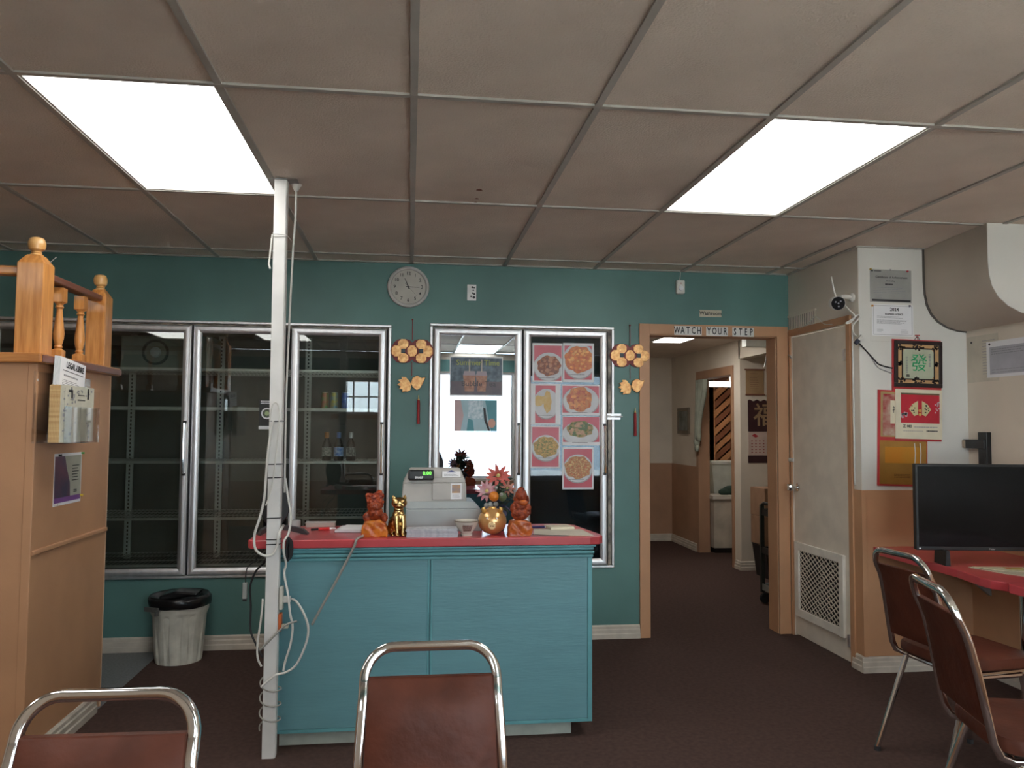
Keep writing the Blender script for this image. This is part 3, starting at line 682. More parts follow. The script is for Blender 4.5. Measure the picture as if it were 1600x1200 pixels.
# bubble tea poster
t = sheet('bubble_tea_poster', 'photo poster of two iced milk teas lettered Bubble Tea on the cooler door', 'poster', (.429, GY, 1.719), 0, .349, .258, PAPER)
box('photo_leaves', -.168, .168, -.0018, -.0012, -.035, .122, mat('dark_leaf_photo', (.03, .05, .07), .4, col2=(.12, .17, .22), scale=26), t)
box('photo_table', -.168, .168, -.0018, -.0012, -.122, -.035, mat('dark_table_photo', (.13, .09, .10), .4, col2=(.08, .06, .08), scale=10), t)
TEA = mat('milk_tea_photo', (.45, .22, .14), .4, col2=(.30, .12, .07), scale=30)
for dx, sc2 in ((-.045, 1.0), (.035, .88)):
    MB().prism([(dx-.030*sc2, -.10), (dx+.030*sc2, -.10), (dx+.042*sc2, .005), (dx-.042*sc2, .005)], -.0022, -.0018, 'y').build('tea_cup', TEA, t)
    MB().prism([(dx-.042*sc2, .005), (dx+.042*sc2, .005), (dx+.034*sc2, .034), (dx-.034*sc2, .034)], -.0024, -.0018, 'y').build('cup_lid', mat('lid_photo', (.38, .30, .32), .4), t)
    box('straw', dx-.004, dx+.004, -.0028, -.0024, .03, .11, mat('straw_photo', (.5, .42, .34), .4), t)
text('Summer Time', .050, mat('olive_lettering', (.32, .36, .08), .5), t, (.01, -.0032, .088), bold=.0006)
text('Bubble Tea', .050, INK, t, (.015, -.0032, -.050))
t = sheet('faded_drink_poster', 'pale teal and white poster under the bubble tea photo', 'poster', (.428, GY, 1.462), 0, .278, .205, mat('pale_blue_print', (.34, .50, .56), .4))
MB().prism([(-.139, .1), (-.10, .1), (-.08, .0), (-.10, -.1025), (-.139, -.1025)], -.0018, -.0012, 'y').build('pink_patch', mat('pink_print', (.50, .34, .34), .4), t)
MB().prism([(-.06, -.1025), (-.01, -.1025), (-.02, -.03), (-.05, -.02)], -.0018, -.0012, 'y').build('teal_patch', mat('teal_print', (.03, .22, .26), .4), t)
MB().prism([(.06, .10), (.139, .10), (.139, -.1025), (.10, -.1025), (.085, -.03)], -.0018, -.0012, 'y').build('teal_patch', MATS['teal_print'], t)
MB().prism([(.048, .05), (.062, .05), (.072, -.03), (.095, -.1), (.082, -.1), (.055, -.03)], -.0022, -.0018, 'y').build('black_curve', INK, t)
MB().prism(ell(.105, -.05, .024, .03, 0, .139, -.1, 1), -.0022, -.0018, 'y').build('peach_patch', mat('peach_print', (.55, .28, .20), .4), t)
box('white_patch', -.05, .045, -.0017, -.0012, -.02, .10, mat('white_blue_print', (.60, .68, .72), .4, col2=(.30, .45, .52), scale=50), t)
# hasp between coolers and wall
t = thing('cooler_hasp', 'steel hasp and pins on the right edge of the mirror glass cooler', 'latch', (1.325, WY-.016, 1.462))
MB().box(-.055, .075, -.006, 0, .006, .020).box(-.055, .07, -.006, 0, -.020, -.006).tube([(-.05, -.008, 0), (.085, -.008, 0)], .004).build('hasp', STEEL, t)

# ------------------------------------------------------------------ things on the teal wall
t = thing('wall_clock', 'round white wall clock with black numerals above the coolers', 'clock', (-.020, WY, 2.297))
MB().lathe([(.0, 0), (.134, 0), (.136, -.010), (.132, -.024), (.122, -.030), (.115, -.026), (.113, -.016), (0, -.016)], 56, axis='y').build('rim', mat('clock_rim_plastic', (.60, .59, .57), .35), t, smooth='auto')
MB().lathe([(.1125, -.0165), (.1125, -.0175), (0, -.0175)], 48, axis='y').build('face', mat('clock_face', (.50, .48, .43), .5), t)
rg = MB().lathe([(.1125, -.0176), (.1125, -.020), (.1145, -.020), (.1145, -.0176)], 48, axis='y', loop=True).build('inner_ring', mat('ring_dark', (.10, .09, .08), .4), t)
for h in range(1, 13):
    a = PI/2-h*PI/6
    text(str(h), .030, INK, t, (.088*math.cos(a), -.0180, .088*math.sin(a)), name='numeral', bold=.0004)
def hand(nm, ang, l, w_, y, back=.015):
    a = PI/2-ang; d = Vector((math.cos(a), 0, math.sin(a))); n = Vector((-d.z, 0, d.x)); o_ = Vector((0, y, 0))
    P = [o_-d*back-n*w_, o_-d*back+n*w_, o_+d*l+n*w_*.4, o_+d*l-n*w_*.4]
    MB().add([p for p in P]+[p+Vector((0, -.0008, 0)) for p in P], [(0,1,2,3),(7,6,5,4),(0,4,5,1),(1,5,6,2),(2,6,7,3),(3,7,4,0)]).build(nm, INK, t)
hand('hour_hand', math.radians(337), .060, .004, -.0190); hand('minute_hand', math.radians(92), .072, .003, -.0200); hand('second_hand', math.radians(137), .078, .0009, -.0210, .03)
MB().lathe([(.005, -.018), (.005, -.022), (0, -.022)], 12, axis='y').build('hub', INK, t)
t = thing('light_switch_plate', 'small white switch plate with dark scribbles right of the clock', 'switch plate', (.395, WY, 2.273))
box('plate', -.030, .030, -.006, 0, -.053, .053, mat('switch_white', (.80, .80, .80), .4), t, .002)
q = MB()
for (a, b, r1) in ((.004, .035, .007), (.016, .032, .005), (.010, .015, .005), (.006, -.004, .006), (.017, -.010, .007), (-.004, -.026, .006), (.014, -.032, .009)): q.lathe([(r1, -.006), (r1, -.0068)], 10, (a, 0, b), axis='y')
q.build('scribbles', INK, t)
t = thing('motion_sensor', 'white motion sensor near the ceiling above the passage', 'sensor', (1.816, WY, 2.350))
box('housing', -.029, .029, -.035, 0, -.050, .045, mat('sensor_white', (.68, .67, .63), .4), t, .008)
MB().lathe([(.018, -.035), (.015, -.042), (0, -.044)], 16, (0, 0, -.012), axis='y').build('lens', PAPER, t, smooth='auto')
MB().tube([(0, -.006, .045), (.004, -.006, .075), (.006, -.006, .108)], .003, 6).build('wire', CORD, t)
box('indicator', -.006, .006, -.0358, -.035, .018, .024, mat('red_led', (.25, .05, .05), .4), t)
t = thing('washroom_sign', 'small cream sign reading Washroom above the passage', 'sign', (2.036, WY, 2.174))
box('plate', -.078, .078, -.003, 0, -.024, .024, mat('sign_cream', (.55, .50, .38), .5), t)
text('Washroom', .034, INK, t, (0, -.0036, 0), bold=.0007)
# WATCH YOUR STEP letter tiles
t = thing('watch_your_step_sign', 'black letters on white squares reading WATCH YOUR STEP over the passage', 'sign', (2.043, WY-.018, 2.049), rot=(0, .006, 0))
x = -.271; LW = .0388
for ch in 'WATCH YOUR STEP':
    if ch != ' ':
        lt = box('letter_tile', x+.0003, x+LW-.0003, -.0015, 0, -.031, .031, mat('letter_white', (.70, .69, .66), .5), t)
        text(ch, .066, INK, lt, (x+LW/2, -.002, 0), name='letter', sx=.62, bold=.0012)
        x += LW
    else: x += LW*.80
# gold coin hangings
def hexa(cx, cz, r, sx=1.0, rot=0):
    return [(cx+sx*r*math.cos(PI/3*k+rot), cz+r*math.sin(PI/3*k+rot)) for k in range(6)]
def coin_hanging(label, x, zc, ztop, fdx, fz, flip, tz0, tz1, tdx):
    t = thing('lucky_coin_hanging', label, 'wall ornament', (x, WY-.018, zc), 0, 'golden lucky coin ornaments')
    bk = MB()
    for sx in (-1, 1):
        P = [(sx*.058+.080*math.cos(a)*(1+.03*math.cos(6*a)), .080*math.sin(a)*(1+.03*math.cos(6*a))) for a in [2*PI*i/24 for i in range(24)]]
        bk.prism(P, 0+.0004*sx, .008+.0004*sx, 'y')
    bk.build('red_backing', mat('maroon_edge', (.22, .03, .03), .5), t)
    for sx in (-1, 1):
        cc = sx*.058
        for (px, pz, rx, rz) in ((-.042, 0, .036, .040), (0, .045, .037, .035), (0, -.045, .037, .035), (.042, 0, .036, .040)):
            if sx == 1 and px < 0: continue     # shared middle petal
            X_ = cc+px; rx_ = rx
            if sx == -1 and px > 0: X_ = 0; rx_ = .034
            yo = -.0006*(abs(pz) > 0)
            q = MB(); P = [(X_+rx_*math.cos(a+PI/8), pz+rz*math.sin(a+PI/8)) for a in [2*PI*i/8 for i in range(8)]]
            v = [(p[0], -.0008+yo, p[1]) for p in P]+[(X_+(p[0]-X_)*.95, -.0035+yo, pz+(p[1]-pz)*.95) for p in P]+[(X_+(p[0]-X_)*.55, -.0045+yo, pz+(p[1]-pz)*.55) for p in P]+[(X_, -.0065+yo, pz)]
            q.add(v, [(i, (i+1) % 8, 8+(i+1) % 8, 8+i) for i in range(8)]+[(8+i, 8+(i+1) % 8, 16+(i+1) % 8, 16+i) for i in range(8)]+[(16+i, 16+(i+1) % 8, 24) for i in range(8)])
            q.build('gold_petal', GOLD, t)
        box('square_hole', cc-.013, cc+.013, -.0085, -.0005, -.014, .014, mat('hole_blue_grey', (.05, .07, .09), .5), t)
    MB().tube([(0, 0, .07), (0, .004, ztop-zc)], .0022, 6).ball((0, .002, ztop-zc), .006, 8).tube([(0, .002, -.07), (0, .002, fz-zc+.05)], .0018, 6).build('cord', REDD, t)
    # fish: body and fan tail
    q = MB(); s = -1 if flip else 1; cz = fz-zc; cx = fdx
    FS = 1.35
    body = [(.0, .0), (.008, .028), (.030, .040), (.052, .028), (.070, .034), (.060, .006), (.046, -.020), (.030, -.032), (.012, -.020)]
    q.prism([(cx+p[0]*FS, cz+p[1]*FS) for p in body], -.010, .002, 'y').build('fish_body', GOLD, t, bevel=.003)
    for (a, l) in ((145, .075), (165, .085), (185, .088), (205, .085), (225, .078), (245, .060)):
        r = math.radians(a); d = (math.cos(r), math.sin(r)); n = (-d[1], d[0])
        P = [(cx+.004, cz), (cx+d[0]*l*.7+n[0]*.016, cz+d[1]*l*.7+n[1]*.016), (cx+d[0]*l, cz+d[1]*l), (cx+d[0]*l*.7-n[0]*.016, cz+d[1]*l*.7-n[1]*.016)]
        MB().prism(P, -.008+.0005*a/50, .001, 'y').build('tail_fin', GOLD, t, bevel=.0015)
    q = MB().tube([(tdx, 0, tz1-zc+.03), (tdx, 0, tz1-zc)], .002, 6).ball((tdx, 0, tz1-zc), .007, 8, (1, 1, 1.4)); q.build('tassel_knot', GOLDT, t)
    MB().tube([(tdx, 0, tz1-zc), (tdx, 0, tz1-zc-.02), (tdx, 0, tz0-zc)], [.007, .009, .010], 10).build('tassel', REDD, t)
coin_hanging('golden twin coin ornament with fish and tassel, between the two coolers', .010, 1.877, 2.083, -.006, 1.665, False, 1.405, 1.560, .045)
coin_hanging('golden twin coin ornament with fish and tassel, beside the passage frame', 1.464, 1.873, 2.078, .005, 1.665, False, 1.335, 1.490, .035)

# ------------------------------------------------------------------ service counter
CF = 3.60; CB = 4.06; CL = -.555; CR = .832
t = thing('service_counter', 'teal panelled service counter with a red laminate top', 'counter', (.14, CF, 0))
ox, oy = .14, CF
def bx(nm, x0, x1, y0, y1, z0, z1, m, bev=0): return box(nm, x0-ox, x1-ox, y0-oy, y1-oy, z0, z1, m, t, bev)
bx('body', CL+.006, CR-.006, CF+.006, CB, .072, .858, TEAL2)
bx('front_panel', CL+.010, .096, CF, CF+.006, .082, .80, TEAL2); bx('front_panel', .102, CR-.022, CF, CF+.006, .082, .80, TEAL2)
bx('corner_trim', CR-.020, CR, CF-.004, CF+.006, .066, .80, TEALM, .002); bx('corner_trim', CL, CL+.012, CF-.004, CF+.006, .066, .80, TEALM, .002)
bx('seam_strip', .088, .096, CF-.004, CF+.006, .080, .80, TEALM, .002); bx('seam_strip', .101, .109, CF-.004, CF+.006, .080, .80, TEALM, .002)
bx('bottom_trim', CL, CR, CF-.003, CF+.006, .066, .080, TEALM, .001)
bx('cornice', CL-.002, CR+.004, CF-.012, CF+.006, .798, .812, TEALM, .004); bx('cornice', CL-.004, CR+.007, CF-.020, CF+.006, .815, .830, TEALM, .005); bx('cornice', CL-.006, CR+.006, CF-.012, CF+.006, .832, .846, TEALM, .003); bx('cornice', CL-.006, CR+.012, CF-.028, CF+.006, .848, .857, TEALM, .003)
bx('kick_board', CL+.01, .745, CF+.045, CF+.06, 0, .072, mat('kick_pale', (.38, .41, .36), .5, var=.08, scale=10)); bx('kick_board', .730, .745, CF+.06, CB-.02, 0, .072, MATS['kick_pale'])
r = .05; x0, x1, y0, y1 = -.685-ox, .885-ox, CF-.035-oy, CB+.01-oy
P = [(x0, y0+.03), (x0+.015, y0+.006), (x0+.04, y0), (x1-.07, y0), (x1-.025, y0+.010), (x1-.004, y0+.04), (x1, y0+.08), (x1-.05, y1-.06), (x1-.09, y1-.015), (x1-.14, y1), (x0+.05, y1), (x0, y1-.05)]
MB().prism(P, .858, .894, 'z').build('counter_top', RED, t, bevel=.004, seg=3)

# ------------------------------------------------------------------ white pole with cables
t = thing('support_pole', 'white square steel pole from floor to ceiling in front of the counter', 'pole', (-.567, 3.530, 0))
MB().prism([(-.027, -.023), (.022, -.023), (.027, -.018), (.027, .023), (-.027, .023)], 0, H, 'z').build('shaft', POLEW, t, bevel=.001)
MB().box(-.055, .07, -.03, .04, H-.006, H-.0045).build('ceiling_plate', mat('plate_grey', (.32, .31, .29), .5), t)
for z in (1.405, 1.222, 1.165, 1.055 - .06, .905, .885):
    q = MB(); k = .0285
    q.tube([(-k, -.0255, z), (k, -.0255, z+.002), (k, .0255, z), (-k, .0255, z)], .0024, 6, closed=True); q.build('cable_tie', BLACK, t)
MB().tube([(-.03, -.026, 2.215), (.03, -.026, 2.21), (.045, .0, 2.19)], .0015, 6).tube([(-.03, -.026, 2.21), (-.036, -.028, 2.14), (-.042, -.026, 2.08), (-.036, -.03, 2.06)], .004, 6).tube([(.03, -.026, 2.205), (-.03, -.026, 2.20)], .0015, 6).build('string', CORD, t)
t = thing('outlet_box', 'white outlet box with a plug fixed on the side of the pole', 'outlet', (-.537, 3.53, .66))
box('box', 0, .014, -.02, .02, -.05, .045, mat('outlet_white', (.55, .53, .46), .5), t, .002); box('plug', .014, .045, -.012, .012, -.022, .004, CORD, t, .003)
t = thing('orange_outlet', 'orange outlet block on the pole below the white one', 'outlet', (-.539, 3.53, .555))
box('block', 0, .012, -.02, .02, -.035, .038, mat('orange_plastic', (.55, .12, .03), .5), t, .002); box('adapter', .012, .040, -.012, .012, -.025, -.008, mat('adapter_cream', (.5, .48, .38), .5), t, .002)
def cable(name, label, pts, r, m, cat='cable', n=7):
    # Catmull-Rom through points
    P = [Vector(p) for p in pts]; out = []
    for i in range(len(P)-1):
        a, b, c, d = P[max(i-1, 0)], P[i], P[i+1], P[min(i+2, len(P)-1)]
        for k in range(6):
            u = k/6; out.append(.5*((2*b)+(c-a)*u+(2*a-5*b+4*c-d)*u*u+(3*b-a-3*c+d)*u**3))
    out.append(P[-1])
    return tag(MB().tube(out, r, n).build(name, m, smooth=True), label, cat)
yf = 3.490
t = cable('ceiling_cable', 'white cable dropping from the ceiling cup down beside the pole', [(-.512, 3.58, H-.03), (-.512, 3.575, 2.30), (-.520, 3.565, 2.10), (-.532, 3.56, 1.6), (-.532, 3.555, 1.30), (-.530, 3.55, 1.10)], .0045, CORD)
o = thing('ceiling_cup', 'small white funnel cup on the ceiling where the cable comes out', 'cable outlet', (-.512, 3.58, H-.004)); MB().lathe([(.026, 0), (.020, -.006), (.008, -.03), (.004, -.032)], 14).build('cup', CORD, o, smooth='auto')
cable('looped_white_cable', 'thick white cable making a big loop left of the pole above the counter', [(-.575, yf, 1.41), (-.59, yf, 1.30), (-.600, yf, 1.15), (-.604, yf, 1.08), (-.62, yf, 1.0), (-.640, yf, .93), (-.635, yf, .87), (-.600, yf, .842), (-.565, yf, .845), (-.548, yf, .875), (-.540, yf, .93), (-.532, 3.55, .96)], .0055, CORD)
cable('thin_white_cable', 'thin white cable arched on the front of the pole', [(-.585, yf, 1.30), (-.587, yf, 1.41), (-.580, yf, 1.47), (-.565, yf, 1.485), (-.552, yf, 1.46), (-.550, yf, 1.40), (-.56, yf, 1.25), (-.575, yf, 1.12), (-.598, yf, 1.05)], .0028, CORD)
cable('right_white_cable', 'white cable hanging from the counter edge down the right side of the pole', [(-.530, 3.56, 1.16), (-.515, 3.55, 1.08), (-.500, 3.54, 1.0), (-.505, 3.52, .93), (-.520, 3.50, .90), (-.520, 3.50, .85), (-.513, 3.52, .80), (-.520, 3.52, .76), (-.500, 3.50, .68), (-.490, 3.5, .60), (-.478, 3.5, .54), (-.485, 3.5, .47), (-.505, 3.5, .40), (-.512, 3.5, .36)], .0050, CORD)
cable('bowed_grey_cable', 'grey white cable bowing out from the pole outlet and back below', [(-.49, 3.53, .652), (-.465, 3.52, .640), (-.43, 3.50, .59), (-.413, 3.50, .53), (-.425, 3.5, .46), (-.46, 3.5, .385), (-.50, 3.5, .355), (-.545, yf, .345), (-.60, yf, .30)], .0050, CORD)
cable('diagonal_grey_cord', 'thick grey cord slanting from the red counter top down to the pole', [(-.155, 3.78, .905), (-.20, 3.62, .902), (-.222, 3.556, .895), (-.235, 3.55, .86), (-.30, 3.555, .73), (-.36, 3.56, .62), (-.405, 3.555, .535)], .0060, CORDG)
cable('crossing_cord', 'grey cord crossing the pole front under the orange outlet', [(-.46, 3.50, .565), (-.50, 3.49, .555), (-.53, yf, .53), (-.58, yf, .48), (-.61, 3.49, .45)], .0045, CORDG)
def coil(z0, turns, dz, rx, ry):
    P = []
    for i in range(int(turns*14)+1):
        a = 2*PI*i/14; P.append((-.567+rx*math.cos(a), 3.530+ry*math.sin(a), z0-dz*i/14+.012*math.sin(a)))
    return P
cable('wrapped_cord', 'thin grey cord wound several times around the lower pole', coil(.34, 3.6, .062, .043, .036), .0033, CORDG)
cable('left_pole_cord', 'pale cord hanging down the left side of the pole', [(-.602, 3.50, .66), (-.606, 3.49, .58), (-.618, 3.49, .48), (-.616, 3.49, .42), (-.600, 3.49, .385)], .0045, CORD)
cable('black_power_cord', 'black cord hanging left of the pole near the trash bin', [(-.60, 3.60, .88), (-.615, 3.62, .80), (-.66, 3.65, .75), (-.685, 3.66, .68), (-.680, 3.66, .60), (-.675, 3.64, .50), (-.640, 3.60, .44), (-.61, 3.57, .40)], .0045, RUBBER)
cable('black_wire', 'thin black wire with a small connector hanging from the counter end', [(-.62, 3.62, .855), (-.66, 3.64, .80), (-.70, 3.66, .76), (-.705, 3.66, .70)], .0025, RUBBER)
t = thing('wire_connector', 'small dark connector plug dangling left of the pole', 'connector', (-.706, 3.66, .66)); MB().box(-.010, .010, -.008, .008, -.03, .04).build('shell', GREYM, t, bevel=.003); MB().box(-.008, .008, -.006, .006, -.04, -.03).build('tip', BLACK, t)
t = thing('cable_bundle', 'black bundle of cord with a plug hanging over the counter edge by the pole', 'cable bundle', (-.508, 3.545, .86))
q = MB()
for k in range(5): q.tube([(.007*math.cos(a)*(1+.1*k)+.0015*k, -.006+.003*k, .050*math.sin(a)*(1-.05*k)) for a in [2*PI*i/16 for i in range(16)]], .0042, 6, closed=True)
q.build('loops', RUBBER, t)

# ------------------------------------------------------------------ things on the counter
TZ = .894
def remesh(o, vox, disp=0, dscale=.02, smooth=0):
    m1 = o.modifiers.new('remesh', 'REMESH'); m1.mode = 'VOXEL'; m1.voxel_size = vox; m1.use_smooth_shade = True
    if smooth: s1 = o.modifiers.new('smooth', 'SMOOTH'); s1.iterations = smooth; s1.factor = .6
    if disp:
        tx = bpy.data.textures.new('lumps', 'CLOUDS'); tx.noise_scale = dscale; tx.noise_depth = 2
        d1 = o.modifiers.new('disp', 'DISPLACE'); d1.texture = tx; d1.strength = disp; d1.mid_level = .5
    return o
# carved resin statues
t = thing('resin_lion_statue', 'carved amber and red resin statue at the left, on a rock base', 'statue', (-.150, 3.655, TZ))
remesh(MB().prism([(-.058, 0), (.056, 0), (.060, .02), (.048, .062), (.02, .076), (-.04, .070), (-.055, .045)], -.035, .04, 'y').build('rock_base', AMBER, t), .004, .010, .03)
q = MB().ball((.002, 0, .105), .035, 16, (1, .8, 1)).ball((-.035, 0, .085), .018, 12, (1, 1, 1.3)).ball((.042, 0, .083), .016, 12, (1, 1, 1.4)).ball((.0, -.004, .135), .034, 16, (1, .8, .9))
remesh(q.build('lion_body', AMBERD, t), .003, .008, .012)
q = MB().ball((-.004, 0, .160), .034, 14, (1.0, .7, .95)).ball((.02, 0, .185), .020, 12, (.9, .7, 1.1)).ball((-.028, 0, .180), .014, 10).ball((.026, 0, .150), .018, 10, (.8, 1, 1.3))
remesh(q.build('mane', mat('red_resin', (.46, .075, .018), .38, col2=(.17, .018, .008), scale=70, spec=.3, coat=.1), t), .0028, .016, .010)
t = thing('resin_sage_statue', 'carved dark amber resin statue at the right, beside the papers', 'statue', (.505, 3.635, TZ))
remesh(MB().prism([(-.056, 0), (.046, 0), (.056, .03), (.045, .060), (.0, .074), (-.04, .066), (-.054, .040)], -.036, .04, 'y').build('rock_base', mat('amber_dark', (.50, .13, .022), .36, col2=(.32, .05, .012), scale=30, spec=.35, coat=.15), t), .004, .012, .03)
q = MB().ball((-.002, 0, .098), .036, 16, (1.1, .8, .9)).ball((.0, 0, .135), .032, 16, (1.05, .8, 1)).ball((-.03, 0, .12), .016, 12, (1, 1, 1.8)).ball((.035, 0, .115), .016, 12, (1, 1, 2.0))
remesh(q.build('robed_body', AMBERD, t), .003, .010, .014)
q = MB().ball((.004, 0, .180), .030, 16, (.95, .9, 1.05)).ball((.004, 0, .203), .018, 12).ball((.03, .0, .16), .014, 10, (.8, 1, 1.6)).ball((-.018, 0, .165), .014, 10)
remesh(q.build('head', AMBERD, t), .003, .006, .010)
remesh(MB().ball((.012, -.022, .150), .020, 12, (1.1, .7, .7)).build('red_bowl', MATS['amber_dark'], t), .003, .002, .01)
# brass cat
t = thing('brass_cat', 'polished brass sitting cat figurine left of the cash register', 'figurine', (-.046, 3.672, TZ), .30); t.scale = (1.25, 1.1, 1.0)
q = MB()
q.ball((0, .012, .050), .036, 16, (.95, 1.05, 1.35)).ball((.0, -.004, .085), .026, 16, (.95, .9, 1.5)).ball((0, -.006, .118), .019, 12, (1, .9, 1.2))
q.ball((-.022, .016, .028), .022, 12, (.7, 1.2, 1.25)).ball((.022, .016, .028), .022, 12, (.7, 1.2, 1.25))
for s in (-1, 1):
    q.tube([(s*.011, -.016, .095), (s*.012, -.024, .06), (s*.011, -.028, .02), (s*.011, -.030, .006)], [.013, .010, .0075, .008], 10)
    q.ball((s*.011, -.035, .006), .009, 10, (.9, 1.4, .7)); q.ball((s*.024, -.010, .006), .010, 10, (.8, 1.7, .6))
q.tube([(.0, .045, .012), (.03, .04, .008), (.042, .015, .007), (.038, -.012, .007)], [.009, .008, .007, .006], 8)
remesh(q.build('body', BRASS, t), .0022, smooth=3)
q = MB().ball((0, -.012, .148), .0295, 16, (1.0, .92, .92)).ball((0, -.033, .139), .011, 12, (1.2, .8, .75)).ball((-.008, -.034, .137), .007, 10).ball((.008, -.034, .137), .007, 10)
for s in (-1, 1):
    q.tube([(s*.018, -.010, .163), (s*.021, -.010, .175), (s*.0225, -.010, .184)], [.010, .007, .001], 8)
remesh(q.build('head', BRASS, t), .0020, smooth=1)
for s in (-1, 1): MB().ball((s*.010, -.0375, .152), .003, 8).build('eye', BLACK, t)
MB().ball((0, -.0435, .142), .0030, 8).build('nose', BLACK, t)
# cash register
t = thing('cash_register', 'beige cash register with green digits on its pod display', 'cash register', (.155, 3.90, TZ))
q = MB()
def frust(q, b, tp, z0, z1):
    q.add([(b[0], b[2], z0), (b[1], b[2], z0), (b[1], b[3], z0), (b[0], b[3], z0), (tp[0], tp[2], z1), (tp[1], tp[2], z1), (tp[1], tp[3], z1), (tp[0], tp[3], z1)], [(0,3,2,1),(4,5,6,7),(0,1,5,4),(1,2,6,5),(2,3,7,6),(3,0,4,7)])
frust(q, (-.170, .195, -.10, .13), (-.168, .185, -.098, .128), .0, .105); frust(q, (-.168, .185, -.098, .128), (-.175, .150, -.085, .12), .105, .140)
q.build('cash_drawer', GREYP, t, bevel=.005)
q = MB(); frust(q, (-.190, .118, -.078, .11), (-.183, .116, -.070, .11), .125, .225); q.build('body', BEIGE, t, bevel=.005)
q = MB(); frust(q, (-.183, .116, -.070, .11), (-.150, .090, -.035, .09), .2252, .292); q.build('top_housing', BEIGE, t, bevel=.006)
q = MB(); q.add([(-.045, -.0785, .150), (.112, -.0785, .150), (.110, -.0735, .225), (-.045, -.0735, .225)], [(0, 1, 2, 3)]); q.add([(-.045, -.0705, .150), (.112, -.0705, .150), (.110, -.0655, .225), (-.045, -.0655, .225)], [(3, 2, 1, 0)])
box('receipt_cover', -.045, .108, -.0830, -.076, .146, .226, mat('cover_beige', (.46, .44, .41), .45), t, .003)
box('receipt_cover_edge', -.043, .106, -.0722, -.060, .2265, .250, MATS['cover_beige'], t, .003)
pd = MB(); pd.box(-.070, .0, -.016, .012, -.026, .026); po = box('customer_display', -.061, .061, -.014, .014, -.026, .024, BLACK, t, .008); po.location = (-.098, -.080, .265); po.rotation_euler = (-.12, 0, -.02)
text('0.00', .024, mat('green_digits', (.02, .2, .02), .4, emit=(.20, 1.0, .10), estr=1.2), po, (.028, -.0146, .006), name='digits', bold=.0005)
text('SHARP', .013, mat('white_print', (.7, .7, .7), .4), po, (-.010, -.0146, -.014), name='logo', bold=.0006)
MB().tube([(-.098, -.02, .24), (-.098, -.05, .262), (-.098, -.07, .265)], .014, 10).build('display_neck', BLACK, t)
so = box('notice_sticker', -.043, .043, -.001, 0, -.016, .016, PAPER, t); so.location = (.046, -.0605, .266); so.rotation_euler = (-.48, 0, 0)
MB().prism([(-.025, .010), (.0, .020), (.025, .010)], -.0014, -.001, 'y').build('crest', mat('crest_blue', (.08, .10, .25), .5), so); print_lines(so, -.035, .035, .004, -.008, 3, .0022, INKG, y=-.0011)
so = box('card_sticker', -.026, .026, -.001, 0, -.038, .038, PAPER, t); so.location = (.068, -.0832, .187)
box('card_picture', -.020, .020, -.0016, -.001, -.008, .030, mat('orange_grey_print', (.55, .30, .10), .5, col2=(.22, .22, .28), scale=30), so); print_lines(so, -.018, .018, -.018, -.030, 3, .0018, INKG, y=-.0011)
# counter clutter
t = thing('menu_stack', 'low stack of folded printed menus in front of the register', 'menus', (.108, 3.652, TZ), -.03)
for k in range(9):
    a = random.uniform(-.03, .03); o = MB().box(-.115, .113, -.050, .052, 0, .0038).build('menu', mat('menu_print', (.60, .61, .63), .6, col2=(.36, .38, .44), scale=60, stretch=(1, 1, 12)), t); o.location = (random.uniform(-.004, .004), random.uniform(-.004, .004), k*.0041); o.rotation_euler = (0, 0, a)
t = thing('small_bowl', 'small white rice bowl with a red brown pattern by the register', 'bowl', (.262, 3.655, TZ))
MB().lathe([(.0, .0), (.026, 0), (.028, .008), (.024, .010), (.045, .040), (.056, .068), (.0535, .069), (.042, .042), (.018, .016), (0, .014)], 30).build('bowl', mat('bowl_glaze', (.60, .57, .50), .25), t, smooth='auto')
MB().lathe([(.0561, .064), (.0566, .0695), (.0540, .0697)], 30, loop=True).build('rim_band', mat('rim_brown', (.20, .16, .12), .3), t)
q = MB()
for k in range(9):
    a = -PI/2-.42+k*.105; z = .026
    for zz, rr in ((.028, .0385), (.038, .0445), (.047, .0492)):
        q.tube([(rr*math.cos(a), rr*math.sin(a), zz-.004), ((rr+.0022)*math.cos(a+.05), (rr+.0022)*math.sin(a+.05), zz+.004)], .0014, 5)
q.build('pattern', mat('pattern_brown', (.16, .05, .04), .4), t)
t = thing('gold_pig_bank', 'round shiny golden pig bank with a disc snout', 'figurine', (.383, 3.690, TZ), -.12)
MB().ball((0, 0, .0612), .063, 32, (1.05, 1, .97)).build('body', PIGGOLD, t, smooth=True)
MB().lathe([(.019, 0), (.019, -.012), (.015, -.016), (0, -.016)], 20, (0, -.052, .045), axis='y').build('snout', mat('snout_gold', (.80, .58, .30), .3, .4), t, smooth='auto')
for s in (-1, 1):
    MB().lathe([(.0045, 0), (.004, -.003), (0, -.004)], 10, (s*.022, -.0565, .078), axis='y').build('eye', PAPER, t)
    MB().tube([(s*.036, -.025, .106), (s*.040, -.030, .120), (s*.034, -.036, .128)], [.013, .009, .002], 10).build('ear', GOLDT, t, smooth=True)
    MB().ball((s*.005, -.069, .045), .003, 8).build('nostril', PINED, t)
MB().lathe([(.018, 0), (.018, .006), (.0, .007)], 16, (0, 0, .119)).build('cap', GOLDT, t)
